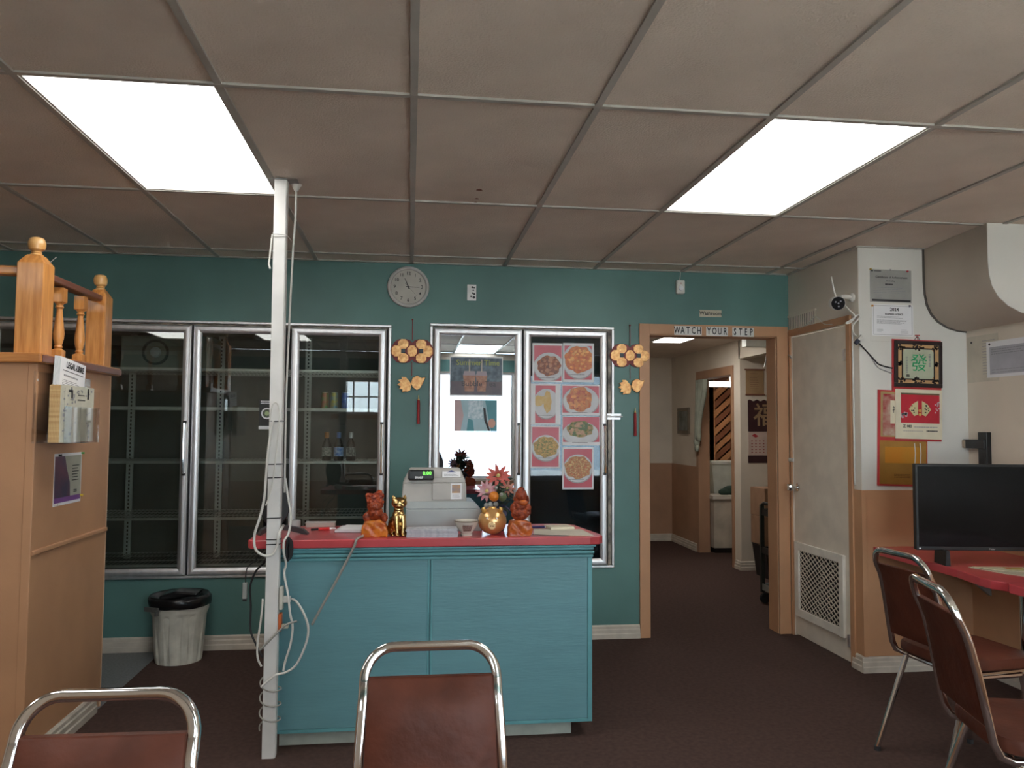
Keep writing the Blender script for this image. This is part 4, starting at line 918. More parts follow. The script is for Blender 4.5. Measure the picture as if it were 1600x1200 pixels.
# artificial flowers
t = thing('flower_arrangement', 'artificial red flowers, orange fruit and leaves in a dark vase', 'flowers', (.422, 3.815, TZ))
MB().lathe([(0, 0), (.030, 0), (.040, .03), (.038, .07), (.026, .10), (.030, .11), (0, .11)], 18).build('vase', mat('dark_vase', (.03, .035, .06), .3), t, smooth='auto')
def leafm(p, d, l, wd, up=(0, 0, 1)):
    d = Vector(d).normalized(); s = d.cross(Vector(up)).normalized(); n = s.cross(d); p = Vector(p)
    v = [p, p+d*l*.35+s*wd+n*.004, p+d*l*.35-s*wd+n*.004, p+d*l*.75+s*wd*.7, p+d*l*.75-s*wd*.7, p+d*l-n*.01]
    v2 = [q_-n*.0015 for q_ in v]
    f = [(0, 1, 2), (1, 3, 4, 2), (3, 5, 4)]; g = [(8, 7, 6), (8, 10, 9, 7), (10, 11, 9)]
    return v+v2, f+g+[(0, 6, 7, 1), (0, 2, 8, 6), (1, 7, 9, 3), (3, 9, 11, 5), (5, 11, 10, 4), (4, 10, 8, 2)]
def bloom(nm, c, r, npet, m, tilt, centre):
    for k in range(npet):
        a = 2*PI*k/npet; d = Vector((math.cos(a), -.25, math.sin(a)*tilt))
        v, f = leafm(c, d, r, r*.17, (0, -1, .1)); MB().add(v, f).build(nm, m, t)
    MB().ball((c[0], c[1]-.008, c[2]), r*.16, 8).build('flower_centre', centre, t)
YEL = mat('pale_yellow', (.6, .52, .2), .6); REDF = mat('coral_red_petal', (.50, .09, .07), .6); PINKF = mat('pink_petal', (.45, .14, .18), .6, col2=(.60, .40, .42), scale=40)
bloom('petal', (.0, -.005, .262), .062, 11, REDF, .62, YEL)
bloom('petal', (-.055, -.01, .190), .055, 12, PINKF, 1.0, YEL)
bloom('petal', (.045, .0, .200), .042, 9, mat('peach_petal', (.52, .22, .16), .6), .9, YEL)
MB().ball((-.022, -.035, .165), .024, 16).build('orange_fruit', mat('orange_fruit_skin', (.70, .22, .02), .45), t, smooth=True)
MB().ball((.018, -.030, .162), .022, 12).build('green_fruit', mat('sage_green', (.14, .20, .10), .6), t, smooth=True)
for (p, r_) in (((-.035, -.02, .125), .014), ((-.055, -.015, .120), .014), ((-.012, -.03, .128), .012), ((.012, -.045, .175), .009), ((-.012, -.03, .205), .009)):
    MB().ball(p, r_, 10).build('berry', mat('pale_berry', (.36, .38, .36), .5), t, smooth=True)
LG = mat('leaf_green', (.05, .09, .05), .6, col2=(.02, .04, .03), scale=30); LB = mat('leaf_blue', (.05, .06, .14), .6)
rnd = random.Random(4)
for k in range(56):
    a = rnd.uniform(0, 2*PI); z = rnd.uniform(.10, .24); d = (math.cos(a), rnd.uniform(-.6, .2), math.sin(a)*.6)
    v, f = leafm((rnd.uniform(-.03, .04), rnd.uniform(-.02, .02), z), d, rnd.uniform(.04, .075), .014, (.1, -.3, 1)); MB().add(v, f).build('leaf', LB if (k % 3 == 0 and z < .17) else LG, t)
for (x_, z_) in ((0, .26), (-.05, .19), (.045, .20), (-.02, .16), (.018, .16)):
    MB().tube([(x_*.2, 0, .09), (x_*.6, 0, (z_+.09)/2), (x_, 0, z_)], .003, 6).build('stem', LG, t)
# papers right
t = thing('price_sheet', 'large pale paper sheet lying at the right end of the counter', 'paper', (.72, 3.72, TZ), -.10)
o = MB().prism([(-.14, -.085), (.13, -.11), (.10, .11), (-.13, .12)], 0, .0025, 'z').build('sheet', mat('sheet_pale', (.52, .48, .40), .7, var=.03), t)
o = MB().prism([(-.15, -.08), (-.06, -.12), (.02, -.115), (-.10, .02)], .0, .0012, 'z').build('clip_board_corner', BLACK, t); o.location = (0, 0, -.0)
t = thing('yellow_note_pad', 'thick cream note pad lying at the back of the pale sheet', 'note pad', (.735, 3.86, TZ+.0028), .15)
box('pad', -.065, .055, -.05, .06, 0, .010, PAPERC, t, .001); box('top_sheet', -.064, .054, -.049, .059, .010, .011, mat('pad_top', (.60, .55, .42), .7), t)
t = thing('pen', 'dark pen lying left of the cream note pad', 'pen', (.630, 3.88, TZ+.0065), .1)
MB().tube([(-.06, 0, 0), (.03, 0, 0)], .005, 8).build('barrel', mat('pen_blue', (.02, .02, .10), .3), t); MB().tube([(.03, 0, 0), (.07, 0, 0)], .0045, 8).build('cap', PAPER, t)
t = thing('order_pad', 'white order pad with loose sheets on the left half of the counter', 'note pad', (-.255, 3.86, TZ), -.12)
o = box('pad', -.075, .085, -.07, .11, 0, .012, mat('pad_white', (.66, .66, .68), .6), t, .001); box('loose_sheet', -.06, .095, -.04, .13, .0122, .0134, PAPER, t)
box('cover', -.077, .087, -.072, .112, -.0, .0018, BLACK, t)
t = thing('red_marker', 'red marker pen with a white tip left of the order pad', 'pen', (-.385, 3.88, TZ+.0085), .25)
MB().tube([(-.035, 0, 0), (.015, 0, 0)], .008, 10).build('barrel', mat('bright_red', (.62, .02, .02), .35), t); MB().tube([(.015, 0, 0), (.045, 0, 0)], [.006, .003], 8).build('tip', PAPER, t); MB().tube([(-.07, .005, -.002), (-.035, 0, 0)], .005, 8).build('cap', BLACK, t)
t = thing('beige_box', 'flat beige box at the back of the counter behind the red marker', 'box', (-.43, 4.02, TZ), 0)
box('box', -.065, .075, -.02, .03, 0, .022, mat('flat_beige', (.46, .38, .33), .6), t, .002); box('lid_edge', -.066, .076, -.021, .031, .022, .025, BEIGE, t)
t = thing('tape_roll', 'grey roll of tape standing at the back of the counter by the monitor', 'tape', (-.548, 4.00, TZ))
MB().lathe([(.016, 0), (.028, 0), (.030, .006), (.030, .030), (.028, .036), (.016, .036)], 20, loop=True).build('roll', mat('tape_grey', (.34, .34, .33), .4), t, smooth='auto')
# monitor seen from the back/side
t = thing('monitor', 'black monitor with a V shaped stand behind the white pole', 'monitor', (-.606, 3.78, TZ), .12)
q = MB(); P = [(.066*math.cos(a), .13+.095*math.sin(a)) for a in [2*PI*i/28 for i in range(28)]]
q.prism(P, -.016, .016, 'y').build('rear_shell', BLACK, t, bevel=.006, seg=3)
MB().prism([(-.05, .03), (.05, .03), (.055, .20), (-.055, .20)], .016, .022, 'y').build('screen', SCREEN, t)
MB().tube([(0, 0, .012), (.0, 0, .07)], [.02, .016], 10).build('neck', BLACK, t)
for (ex, ey) in ((.150, -.055), (-.065, -.045)):
    L_ = Vector((ex, ey, 0)); n = Vector((-ey, ex, 0)).normalized()*.012
    v = []
    for p_, h_ in ((Vector((0, 0, 0)), .040), (L_*.5, .034), (L_*.85, .022), (L_, .004)):
        for sgn in (-1, 1): v += [p_+n*sgn+Vector((0, 0, max(0, h_-.018) if p_.length < L_.length*.95 else 0)), p_+n*sgn+Vector((0, 0, h_+.004))]
    f = []
    for i in range(3):
        a = i*4; f += [(a, a+4, a+5, a+1), (a+2, a+3, a+7, a+6), (a+1, a+5, a+7, a+3), (a, a+2, a+6, a+4)]
    f += [(0, 1, 3, 2), (12, 14, 15, 13)]
    MB().add(v, f).build('stand_leg', mat('dark_grey_plastic', (.045, .042, .045), .35), t)

# ------------------------------------------------------------------ trash bin
t = thing('trash_bin', 'fluted white plastic trash bin with a black bag folded over its rim', 'bin', (-1.340, 5.020, 0))
prof = [(0, 0), (.128, 0), (.131, .010), (.136, .06), (.150, .26), (.158, .285), (.163, .30), (.165, .36), (.160, .362), (.155, .30), (.12, .02), (0, .018)]
def flute(th, i): return 1-.085*max(0, math.sin(th*13)-.30)**.5 if 2 <= i <= 4 else 1
MB().lathe(prof, 156, mod=flute).build('bucket', BINW, t, smooth='auto')
rndb = random.Random(2)
MB().lathe([(.170, .325), (.176, .345), (.176, .372), (.165, .388), (.150, .382), (.10, .350), (.04, .345), (0, .344)], 48, mod=lambda th, i: 1+.018*math.sin(5*th+i)+.012*math.sin(13*th+2*i)).build('bag_rim', mat('black_bag', (.010, .010, .011), .25), t, smooth=True)
MB().prism([(-.11, .355), (.10, .375), (.105, .395), (-.02, .405), (-.115, .380)], -.03, .10, 'y').build('crumpled_bag', MATS['black_bag'], t, bevel=.012, seg=3)
o = MB().box(-.065, .03, -.012, .004, -.010, .014).box(.018, .03, -.016, .004, -.03, .0).build('rim_clip', mat('clip_grey', (.10, .10, .095), .4), t); o.location = (-.10, -.150, .325); o.rotation_euler = (0, 0, -.5)

# ------------------------------------------------------------------ peach divider with wooden railing
BX = -1.50; BN = 3.437; BF = 4.247
t = thing('peach_divider', 'tall peach painted divider box at the left edge of the room', 'divider', (BX, BN, 0))
def dx(nm, x0, x1, y0, y1, z0, z1, m, bev=0): return box(nm, x0-BX, x1-BX, y0-BN, y1-BN, z0, z1, m, t, bev)
dx('body', LX+.01, BX-.004, BN+.004, BF-.002, 0, 1.633, PEACH)
dx('upper_side_panel', BX-.004, BX, BN+.012, BF, .878, 1.633, PEACH); dx('lower_side_panel', BX-.004, BX, BN+.012, BF, .09, .858, PEACH)
dx('seam_moulding', BX-.004, BX+.010, BN+.012, BF, .858, .878, PEACH, .004)
dx('corner_trim', BX-.03, BX+.006, BN-.004, BN+.012, 0.0, 1.633, PEACH, .003)
dx('front_panel', LX+.01, BX-.03, BN, BN+.004, 0, 1.633, PEACH)
dx('edge_strip', BX-.012, BX+.002, BF-.002, BF+.004, 0, 1.633, mat('pale_edge', (.60, .40, .26), .5))
q = MB(); q.v = []; prof = [(0, 0), (.022, 0), (.022, .030), (.017, .036), (.017, .058), (.012, .064), (.012, .080), (.004, .090), (0, .090)]
q.prism([(p[0], p[1]) for p in prof], 0, BF-BN-.09, 'y').build('skirting', BASEW, t)
t = thing('wooden_railing', 'honey pine railing with turned balusters on top of the peach divider', 'railing', (-1.552, 3.52, 1.633))
ox, oy, oz = -1.552, 3.52, 1.633
MB().box(LX+.01-ox, -1.468-ox, 3.40-oy, 3.60-oy, 0, .040).box(-1.64-ox, -1.4685-ox, 3.60-oy, 4.29-oy, 0.0, .040).build('ledge', PINEH, t, bevel=.006, seg=3)
MB().box(-1.4685-ox, -1.462-ox, 3.41-oy, 4.29-oy, .004, .034).build('ledge_nosing', PINED, t, bevel=.003)
def post(y, s, h, bs):
    q = MB(); z0 = .040; z1 = h-oz
    q.add([(-s, y-s, z0), (s, y-s, z0), (s, y+s, z0), (-s, y+s, z0), (-s, y-s, z1), (s, y-s, z1), (s, y+s, z1), (-s, y+s, z1),
           (-s*.52, y-s*.52, z1+.038), (s*.52, y-s*.52, z1+.038), (s*.52, y+s*.52, z1+.038), (-s*.52, y+s*.52, z1+.038)],
          [(0,3,2,1),(0,1,5,4),(1,2,6,5),(2,3,7,6),(3,0,4,7),(4,5,9,8),(5,6,10,9),(6,7,11,10),(7,4,8,11),(8,9,10,11)])
    o = q.build('newel_post', PINE, t, bevel=.003)
    zz = z1+.036
    MB().lathe([(0, 0), (.026, 0), (.026, .005), (.019, .010), (.021, .015), (.017, .019), (.030*bs, .028), (.034*bs, .042), (.034*bs, .058), (.027*bs, .074), (.012, .080), (0, .081)], 12, (0, y, zz)).build('ball_finial', mat('pale_pine_end', (.70, .42, .17), .3, col2=(.60, .30, .09), scale=30, coat=.3), o, smooth='auto')
post(0, .052, 2.050, 1.0); post(4.215-oy, .046, 2.025, .95)
q = MB(); 
MB().box(-.030, .030, .052, 4.169-oy, 2.000-oz, 2.030-oz).build('hand_rail', PINED, t, bevel=.008, seg=3)
MB().box(LX+.01-ox, -.052, -.028, .028, 2.002-oz, 2.040-oz).build('hand_rail', PINEH, t, bevel=.008, seg=3)
bal = None
bp_ = [(.0, .0), (.024, 0), (.024, .040), (.014, .048), (.018, .056), (.014, .064), (.021, .092), (.023, .115), (.018, .165), (.013, .212), (.012, .225), (.018, .232), (.014, .240), (.016, .248), (.024, .256), (.024, .318), (0, .318)]
def sqmod(th, i):
    if i in (1, 2, 14, 15): 
        a = (th+PI/4) % (PI/2)-PI/4; return .93/math.cos(a)
    return 1
for y in (3.757, 3.985, 3.757-.53):
    if bal is None:
        bal = MB().lathe(bp_, 32, mod=sqmod).build('baluster', PINE, t, smooth='auto'); o = bal
    elif y < 3.6: continue
    else: o = bal.copy(); COL.objects.link(o)
    o.location = (0, y-oy, .041)
for k in range(4):
    o = bal.copy(); COL.objects.link(o); o.location = (-.34-.24*k, 0, .041)
nl = MB().tube([(0, 0, 0), (.022, 0, .022)], .0014, 6).ball((.023, 0, .023), .003, 6).build('nail', STEEL, t); nl.location = (.04, .03, 2.066-oz)

# brochure holder (clear acrylic), brochures, poster on the divider side
t = thing('brochure_holder', 'clear acrylic brochure holder screwed to the peach divider', 'brochure holder', (BX, 3.70, 1.31), PI/2)
MB().box(-.285, .285, -.004, -.001, 0, .29).build('back_plate', ACRYL, t)
MB().box(-.285, -.06, -.0655, -.0635, .04, .20).box(-.285, -.283, -.0635, -.004, .04, .20).box(-.285, -.06, -.0635, -.004, .037, .040).build('left_pocket', ACRYL, t)
MB().box(-.275, .09, -.120, -.118, .0, .150).box(.088, .09, -.118, -.004, .0, .225).box(-.275, -.273, -.118, -.068, 0, .225).box(-.273, .088, -.118, -.068, -.002, 0).build('right_pocket', ACRYL, t)
MB().lathe([(.006, 0), (.006, -.003), (0, -.004)], 10, (-.26, -.004, .255), axis='y').build('screw', STEEL, t)
t = thing('law_newsletter_stack', 'white newsletters headed LEGAL-LIBRE standing in the brochure holder', 'newsletters', (BX+.042, 3.615, 1.362), PI/2)
t.rotation_euler = (0, .09, PI/2)
for k in range(6): o = MB().box(-.130, .130, -.0018, 0, 0, .298).build('newsletter', PAPER, t); o.location = (-.0022*k, .0036*k-.018, 0)
text('LEGAL-LIBRE', .036, INK, t, (.018, -.0205, .270), bold=.0010, sx=.9)
print_lines(t, -.10, .11, .245, .243, 1, .003, INK, y=-.0200, words=False, ragged=0); print_lines(t, -.09, .10, .225, .225, 1, .007, INKG, y=-.0200); print_lines(t, -.10, .10, .205, .178, 5, .0025, INKG, y=-.0200)
box('photo_block', -.105, -.045, -.0202, -.0198, .135, .165, INK, t)
t = thing('local_magazine_stack', 'cream printed magazines in the front pocket of the brochure holder', 'magazines', (BX+.106, 3.565, 1.314), PI/2)
for k in range(8):
    o = MB().box(-.165, .165, -.0055, 0, 0, .232-.002*(k % 3)).build('magazine', mat('magazine_edge', (.62, .44, .22), .7, col2=(.46, .28, .12), scale=90) if k else mat('magazine_cover', (.58, .56, .46), .7, col2=(.50, .49, .40), scale=14), t); o.location = (-.002*k, .0050*k-.004, 0)
q = MB(); rn = random.Random(9)
for k in range(70):
    a, b = rn.uniform(-.15, .15), rn.uniform(.01, .22)
    if abs(a-.03) < .055 and b < .19: continue
    q.box(a-rn.uniform(.002, .010), a+rn.uniform(.002, .010), -.0112, -.0104, b-rn.uniform(.001, .007), b+rn.uniform(.001, .007))
stuff(q.build('cover_drawings', INKG, t))
print_lines(t, -.01, .07, .195, .175, 2, .004, INK, y=-.0112)
stuff(MB().box(-.10, -.06, -.0112, -.0106, .205, .215).box(-.075, -.06, -.0112, -.0106, .18, .205).box(.09, .105, -.0112, -.0106, .18, .225).build('cover_marks', INK, t))
t = thing('purple_leaflet', 'small purple leaflet standing behind the magazines in the holder', 'leaflet', (BX+.010, 3.83, 1.395), PI/2)
box('leaflet', -.08, .045, -.004, 0, 0, .205, mat('purple_print', (.30, .16, .42), .5, col2=(.42, .28, .52), scale=20), t); print_lines(t, -.06, .03, .18, .15, 3, .004, PAPER, y=-.0041)
t = sheet('pinned_flyer', 'purple and grey flyer pinned to the peach divider below the brochures', 'flyer', (BX+.0005, 3.775, 1.148), PI/2, .285, .225, PAPER, tilt=.0)
MB().prism([(-.135, -.095), (.135, -.095), (.135, .10), (-.135, .10)], -.0018, -.0012, 'y').build('grey_print', mat('flyer_grey', (.42, .42, .34), .5), t)
MB().prism([(-.138, -.095), (.025, -.095), (.02, -.02), (-.02, .05), (-.04, .10), (-.138, .10)], -.0023, -.0018, 'y').build('photo_area', mat('flyer_photo', (.045, .035, .075), .4, col2=(.16, .05, .08), scale=9), t)
box('purple_band', -.138, .135, -.0027, -.0023, -.100, -.078, mat('purple_band', (.20, .08, .28), .5), t)
print_lines(t, .04, .12, .055, -.010, 6, .004, INK, y=-.0021); print_lines(t, .06, .10, -.055, -.062, 2, .004, INK, y=-.0021)
for (a, b, c) in ((-.10, .105, (.02, .02, .02)), (.14, .108, (.05, .35, .08)), (.142, -.085, (.7, .5, .05)), (-.125, -.105, (.5, .5, .5))):
    MB().lathe([(.005, -.001), (.004, -.008), (.006, -.012), (0, -.013)], 10, (a, 0, b), axis='y').build('push_pin', mat('pin_%d' % int(a*1000), c, .4), t)

# ------------------------------------------------------------------ chase wall: certificates, calendars, camera
FY = CY-.0005
t = sheet('training_certificate', 'grey laminated certificate at the top of the white wall', 'certificate', (2.803, FY, 2.231), 0, .262, .194, PAPERG, tilt=.01)
MB().prism([(-.125, .088), (-.117, .095), (-.109, .088), (-.117, .081)], -.0018, -.0012, 'y').box(-.103, -.06, -.0018, -.0012, .085, .090).build('emblem', INK, t)
text('Certificate of Achievement', .0185, INK, t, (.005, -.0016, .052)); text('food safety', .012, INK, t, (.0, -.0016, .030)); print_lines(t, -.035, .035, .010, .010, 1, .008, INK, y=-.0018)
print_lines(t, -.11, .10, -.010, -.040, 4, .003, INKG, y=-.0018); print_lines(t, -.10, -.05, -.055, -.070, 3, .003, INKG, y=-.0018)
box('black_bar', -.118, .125, -.0020, -.0012, -.092, -.080, INK, t)
for (a, b, c) in ((.105, .092, (.45, .02, .03)), (-.128, .096, (.5, .35, .05)), (0, .097, (.6, .6, .6))): MB().lathe([(.006, -.001), (.005, -.010), (0, -.011)], 10, (a, 0, b), axis='y').build('push_pin', mat('pin_c%d' % int(a*1000), c, .4), t)
t = sheet('business_licence', 'white 2024 business licence sheet pinned under the grey certificate', 'certificate', (2.812, FY, 2.028), 0, .258, .186, PAPER, tilt=.012)
q = MB(); a, b = .122, .086; e = .0014
q.box(-a, a, -.0018, -.0012, b-e, b).box(-a, a, -.0018, -.0012, -b, -b+e).box(-a, -a+e, -.0018, -.0012, -b, b).box(a-e, a, -.0018, -.0012, -b, b); q.build('border_line', INK, t)
text('2024', .028, INK, t, (.010, -.0016, .064), bold=.0006); text('BUSINESS LICENCE', .0135, INK, t, (.008, -.0016, .036), bold=.0003)
print_lines(t, -.10, .08, .022, .014, 2, .002, INKG, y=-.0018); print_lines(t, -.10, .10, .000, -.020, 5, .0022, INKG, y=-.0018); print_lines(t, -.10, -.06, -.055, -.070, 3, .002, INKG, y=-.0018); print_lines(t, .05, .10, -.055, -.072, 3, .002, INKG, y=-.0018)
for (a, b, c) in ((-.130, .082, (.7, .3, .03)), (.105, .088, (.02, .02, .05))): MB().lathe([(.006, -.001), (.005, -.010), (0, -.011)], 10, (a, 0, b), axis='y').build('push_pin', mat('pin_l%d' % int(a*1000), c, .4), t)
t = thing('sheet_sleeve', 'clear plastic sleeve hanging behind the 2024 licence', 'plastic sleeve', (2.80, FY-.0001, 2.0)); box('sleeve', -.130, -.129, -.003, 0, -.095, .04, ACRYL, t); box('sleeve_edge', -.130, .10, -.0012, -.0004, -.098, -.096, ACRYL, t)
# calendars with Chinese characters
t = thing('green_character_calendar', 'calendar with a green Chinese character in a dark carved frame', 'calendar', (2.955, CY-.012, 1.63), rot=(0, .020, 0))
box('red_backing', -.158, .150, .004, .0118, -.02, .285, REDC, t)
q = MB(); q.box(-.150, .152, -.008, .004, .255, .278).box(-.150, .152, -.008, .004, .005, .028).box(-.150, -.128, -.008, .004, .028, .255).box(.130, .152, -.008, .004, .028, .255)
q.build('dark_frame', mat('dark_carved', (.025, .014, .014), .4), t, bevel=.002)
box('tan_field', -.128, .130, -.002, .004, .028, .255, mat('tan_field', (.55, .33, .15), .5), t)
q = MB().box(-.104, .106, -.005, -.002, .047, .055).box(-.104, .106, -.005, -.002, .228, .236).box(-.104, -.096, -.005, -.002, .055, .228).box(.098, .106, -.005, -.002, .055, .228)
rn = random.Random(5)
for (cx_, cz_) in ((-.110, .238), (.112, .238), (-.110, .045), (.112, .045), (0, .240), (0, .044), (-.113, .142), (.115, .142)):
    for k in range(15): 
        a = rn.uniform(0, 2*PI); rr = rn.uniform(0, .028) if cx_ != 0 else rn.uniform(0, .040)
        q.lathe([(.006, -.002), (.005, -.005)], 8, (cx_+rr*math.cos(a)*(.5 if abs(cz_-.142) < .01 else 1), 0, cz_+rr*.5*math.sin(a)), axis='y')
q.build('fretwork', MATS['dark_carved'], t)
MB().prism([(-.082, .055), (.084, .055), (.098, .070), (.098, .214), (.084, .228), (-.082, .228), (-.096, .214), (-.096, .070)], -.0032, -.002, 'y').build('pale_panel', mat('pale_green_panel', (.46, .49, .36), .5), t)
text('發', .110, mat('jade_green', (.01, .36, .13), .4), t, (.004, -.0045, .142))
print_lines(t, -.078, -.066, .18, .09, 10, .005, INKG, y=-.0034, ragged=0); print_lines(t, .066, .080, .20, .13, 9, .005, INKG, y=-.0034, ragged=0); print_lines(t, -.075, -.055, .075, .068, 2, .006, INK, y=-.0034, ragged=0)
box('lower_red_board', -.143, .150, .002, .0118, -.31, .004, REDC, t)
box('cream_card', -.143, .150, -.004, .002, -.298, -.008, PAPERC, t); box('red_picture', -.110, .132, -.006, -.004, -.205, -.030, mat('bright_red_print', (.52, .02, .04), .35), t)
box('picture_top_band', -.110, .132, -.0066, -.006, -.040, -.030, mat('band_dark', (.12, .10, .05), .5), t)
MB().prism([(-.062, -.125), (-.040, -.095), (-.005, -.075), (-.005, -.155), (-.028, -.165)], -.0072, -.006, 'y').prism([(.078, -.125), (.056, -.095), (.021, -.075), (.021, -.155), (.044, -.165)], -.0072, -.006, 'y').build('fan_shape', mat('fan_cream', (.62, .55, .30), .5), t)
MB().prism(ell(.008, -.132, .009, .009, -1, 1, -1, 1, 14), -.0078, -.006, 'y').prism(ell(.008, -.155, .009, .009, -1, 1, -1, 1, 14), -.0078, -.006, 'y').build('coin_print', GOLDT, t)
q = MB()
for k in range(16): q.lathe([(.004, -.0068), (.004, -.0080)], 7, (rn.choice((-.038, .050))+rn.uniform(-.013, .013), 0, -.122+rn.uniform(-.022, .022)), axis='y')
q.build('fan_flowers', INK, t)
q = MB()
for k in range(12): q.lathe([(.007, -.006), (.007, -.0068)], 7, (-.088+rn.uniform(-.018, .018), 0, -.160+rn.uniform(-.012, .012)), axis='y').lathe([(.005, -.006), (.005, -.0068)], 7, (.118+rn.uniform(-.012, .012), 0, -.11+rn.uniform(-.04, .03)), axis='y')
q.build('pale_blossoms', mat('blossom_print', (.62, .48, .52), .5), t)
text('正 MEI', .020, INK, t, (-.070, -.0046, -.225), bold=.0006); print_lines(t, -.03, .12, -.228, -.228, 1, .005, INKG, y=-.0044, ragged=0); print_lines(t, -.10, .03, -.252, -.252, 1, .003, INKG, y=-.0044, ragged=0); text('456-567-2746', .011, INK, t, (.083, -.0046, -.252)) if False else print_lines(t, .05, .12, -.250, -.250, 1, .008, INK, y=-.0044, ragged=0)
MB().tube([(-.02, .006, .28), (0, .004, .31), (.02, .006, .28)], .0018, 6).build('hanging_loop', INK, t)
t = thing('gold_page_calendar', 'red backed calendar with an orange gold page, partly behind the other', 'calendar', (2.862, CY-.002, 1.33), rot=(0, .025, 0))
box('red_backing', -.162, .150, -.004, .0015, -.272, .285, REDC, t)
box('gold_border', -.145, .14, -.0052, -.004, .012, .275, mat('gold_border', (.40, .30, .12), .4), t); box('picture', -.132, .13, -.0064, -.0052, .020, .262, mat('deep_red_print', (.36, .02, .03), .4, col2=(.50, .40, .30), scale=14), t)
box('pale_strip', -.085, -.02, -.0068, -.0064, .09, .225, PAPERC, t); text('福', .045, INK, t, (-.055, -.0074, .17), sx=.8)
box('gold_page', -.150, .142, -.0062, -.004, -.262, -.010, mat('gold_page', (.42, .22, .05), .3, .35), t); box('gold_square', -.118, .11, -.0074, -.0062, -.140, -.045, mat('orange_gold', (.65, .26, .03), .28, .4, col2=(.50, .32, .05), scale=3), t)
print_lines(t, -.06, .04, -.205, -.222, 3, .005, mat('brown_print2', (.22, .10, .02), .5), y=-.0064, ragged=0)
for xx in (.065, .100): MB().tube([(xx, -.0085, -.02), (xx+.006, -.0085, -.08), (xx+.002, -.0085, -.16), (xx+.006, -.0085, -.27)], .003, 6).build('white_cord', CORD, t)
# tacks near calendars
t = thing('red_clip', 'small red clip on the white wall above the carved frame calendar', 'clip', (2.965, CY, 1.937)); MB().box(-.014, .014, -.006, 0, .002, .008).box(-.004, .006, -.006, 0, -.010, -.004).tube([(.0, -.003, -.012), (.008, -.003, -.03)], .002, 5).build('clip', REDC, t)
# security camera
t = thing('security_camera', 'white security camera with an antenna on the wall corner', 'camera', (CX, 4.41, 2.168))
MB().lathe([(.0, 0), (.026, 0), (.026, -.010), (.018, -.016)], 18, axis='x').build('wall_mount', mat('camera_white', (.66, .64, .60), .4), t, smooth='auto')
MB().tube([(-.012, 0, 0), (-.06, -.02, .0), (-.10, -.035, -.005)], .013, 10).build('arm', MATS['camera_white'], t, smooth='auto')
hd = MB().lathe([(0, .05), (.030, .045), (.038, .02), (.040, -.03), (.040, -.045), (.0, -.045)], 24, axis='y').build('head', MATS['camera_white'], t, smooth='auto'); hd.location = (-.135, -.05, -.045); hd.rotation_euler = (.18, 0, -.25)
fc = MB().lathe([(.0385, -.0455), (.0365, -.049), (0, -.050)], 24, axis='y').build('lens_face', mat('matte_black', (.010, .010, .011), .75, spec=.1), hd, smooth='auto')
q = MB()
for (a, b) in ((-.016, .008), (.012, .012), (.002, -.018), (.0, .0)): q.lathe([(.005, -.050), (.005, -.0515), (0, -.0515)], 10, (a, 0, b), axis='y')
q.build('lens_dots', mat('lens_dot_grey', (.25, .25, .27), .6), hd)
MB().tube([(-.125, -.03, -.005), (-.140, -.03, .05), (-.150, -.03, .115)], [.005, .005, .004], 8).build('antenna', MATS['camera_white'], t, smooth='auto')
cable('camera_cable', 'white cable from the security camera down to a white plug', [(2.505, 4.35, 2.12), (2.520, 4.32, 2.08), (2.545, 4.30, 2.04), (2.525, 4.31, 2.005), (2.495, 4.31, 2.0), (2.53, 4.31, 2.02), (2.575, 4.32, 2.05), (2.585, 4.32, 2.035), (2.545, 4.32, 1.99), (2.545, 4.32, 1.95), (2.565, 4.32, 1.925)], .0045, CORD)
t = thing('camera_plug', 'dark blue and white adapter plug hanging below the security camera', 'plug', (2.580, 4.325, 1.905), rot=(0, .7, 0)); box('white_end', -.008, .008, -.008, .008, .0, .035, CORD, t, .002); box('dark_end', -.011, .011, -.010, .010, -.03, .0, mat('plug_dark', (.03, .035, .06), .4), t, .002)
cable('black_adapter_cord', 'black cord running from the camera plug to the carved frame calendar', [(2.592, 4.335, 1.885), (2.63, 4.34, 1.85), (2.68, 4.342, 1.80), (2.72, 4.343, 1.765), (2.80, 4.343, 1.745)], .0042, RUBBER)
cable('thin_dark_wire', 'thin dark wire sagging below the black adapter cord', [(2.64, 4.343, 1.845), (2.68, 4.344, 1.79), (2.71, 4.344, 1.75), (2.74, 4.344, 1.735), (2.80, 4.344, 1.715)], .0022, INKG)
cable('wall_conduit_cable', 'white cable stapled down the narrow wall strip beside the grille door', [(2.592, 4.405, 2.01), (2.592, 4.408, 1.7), (2.592, 4.408, 1.3), (2.592, 4.41, 1.06)], .006, CORD)
cable('vent_wire', 'thin white wire running under the wall vent along the door frame', [(2.590, 5.20, 2.03), (2.588, 4.95, 2.075), (2.588, 4.84, 2.11), (2.588, 4.80, 2.10), (2.588, 4.72, 2.05), (2.588, 4.62, 2.035)], .003, CORD)
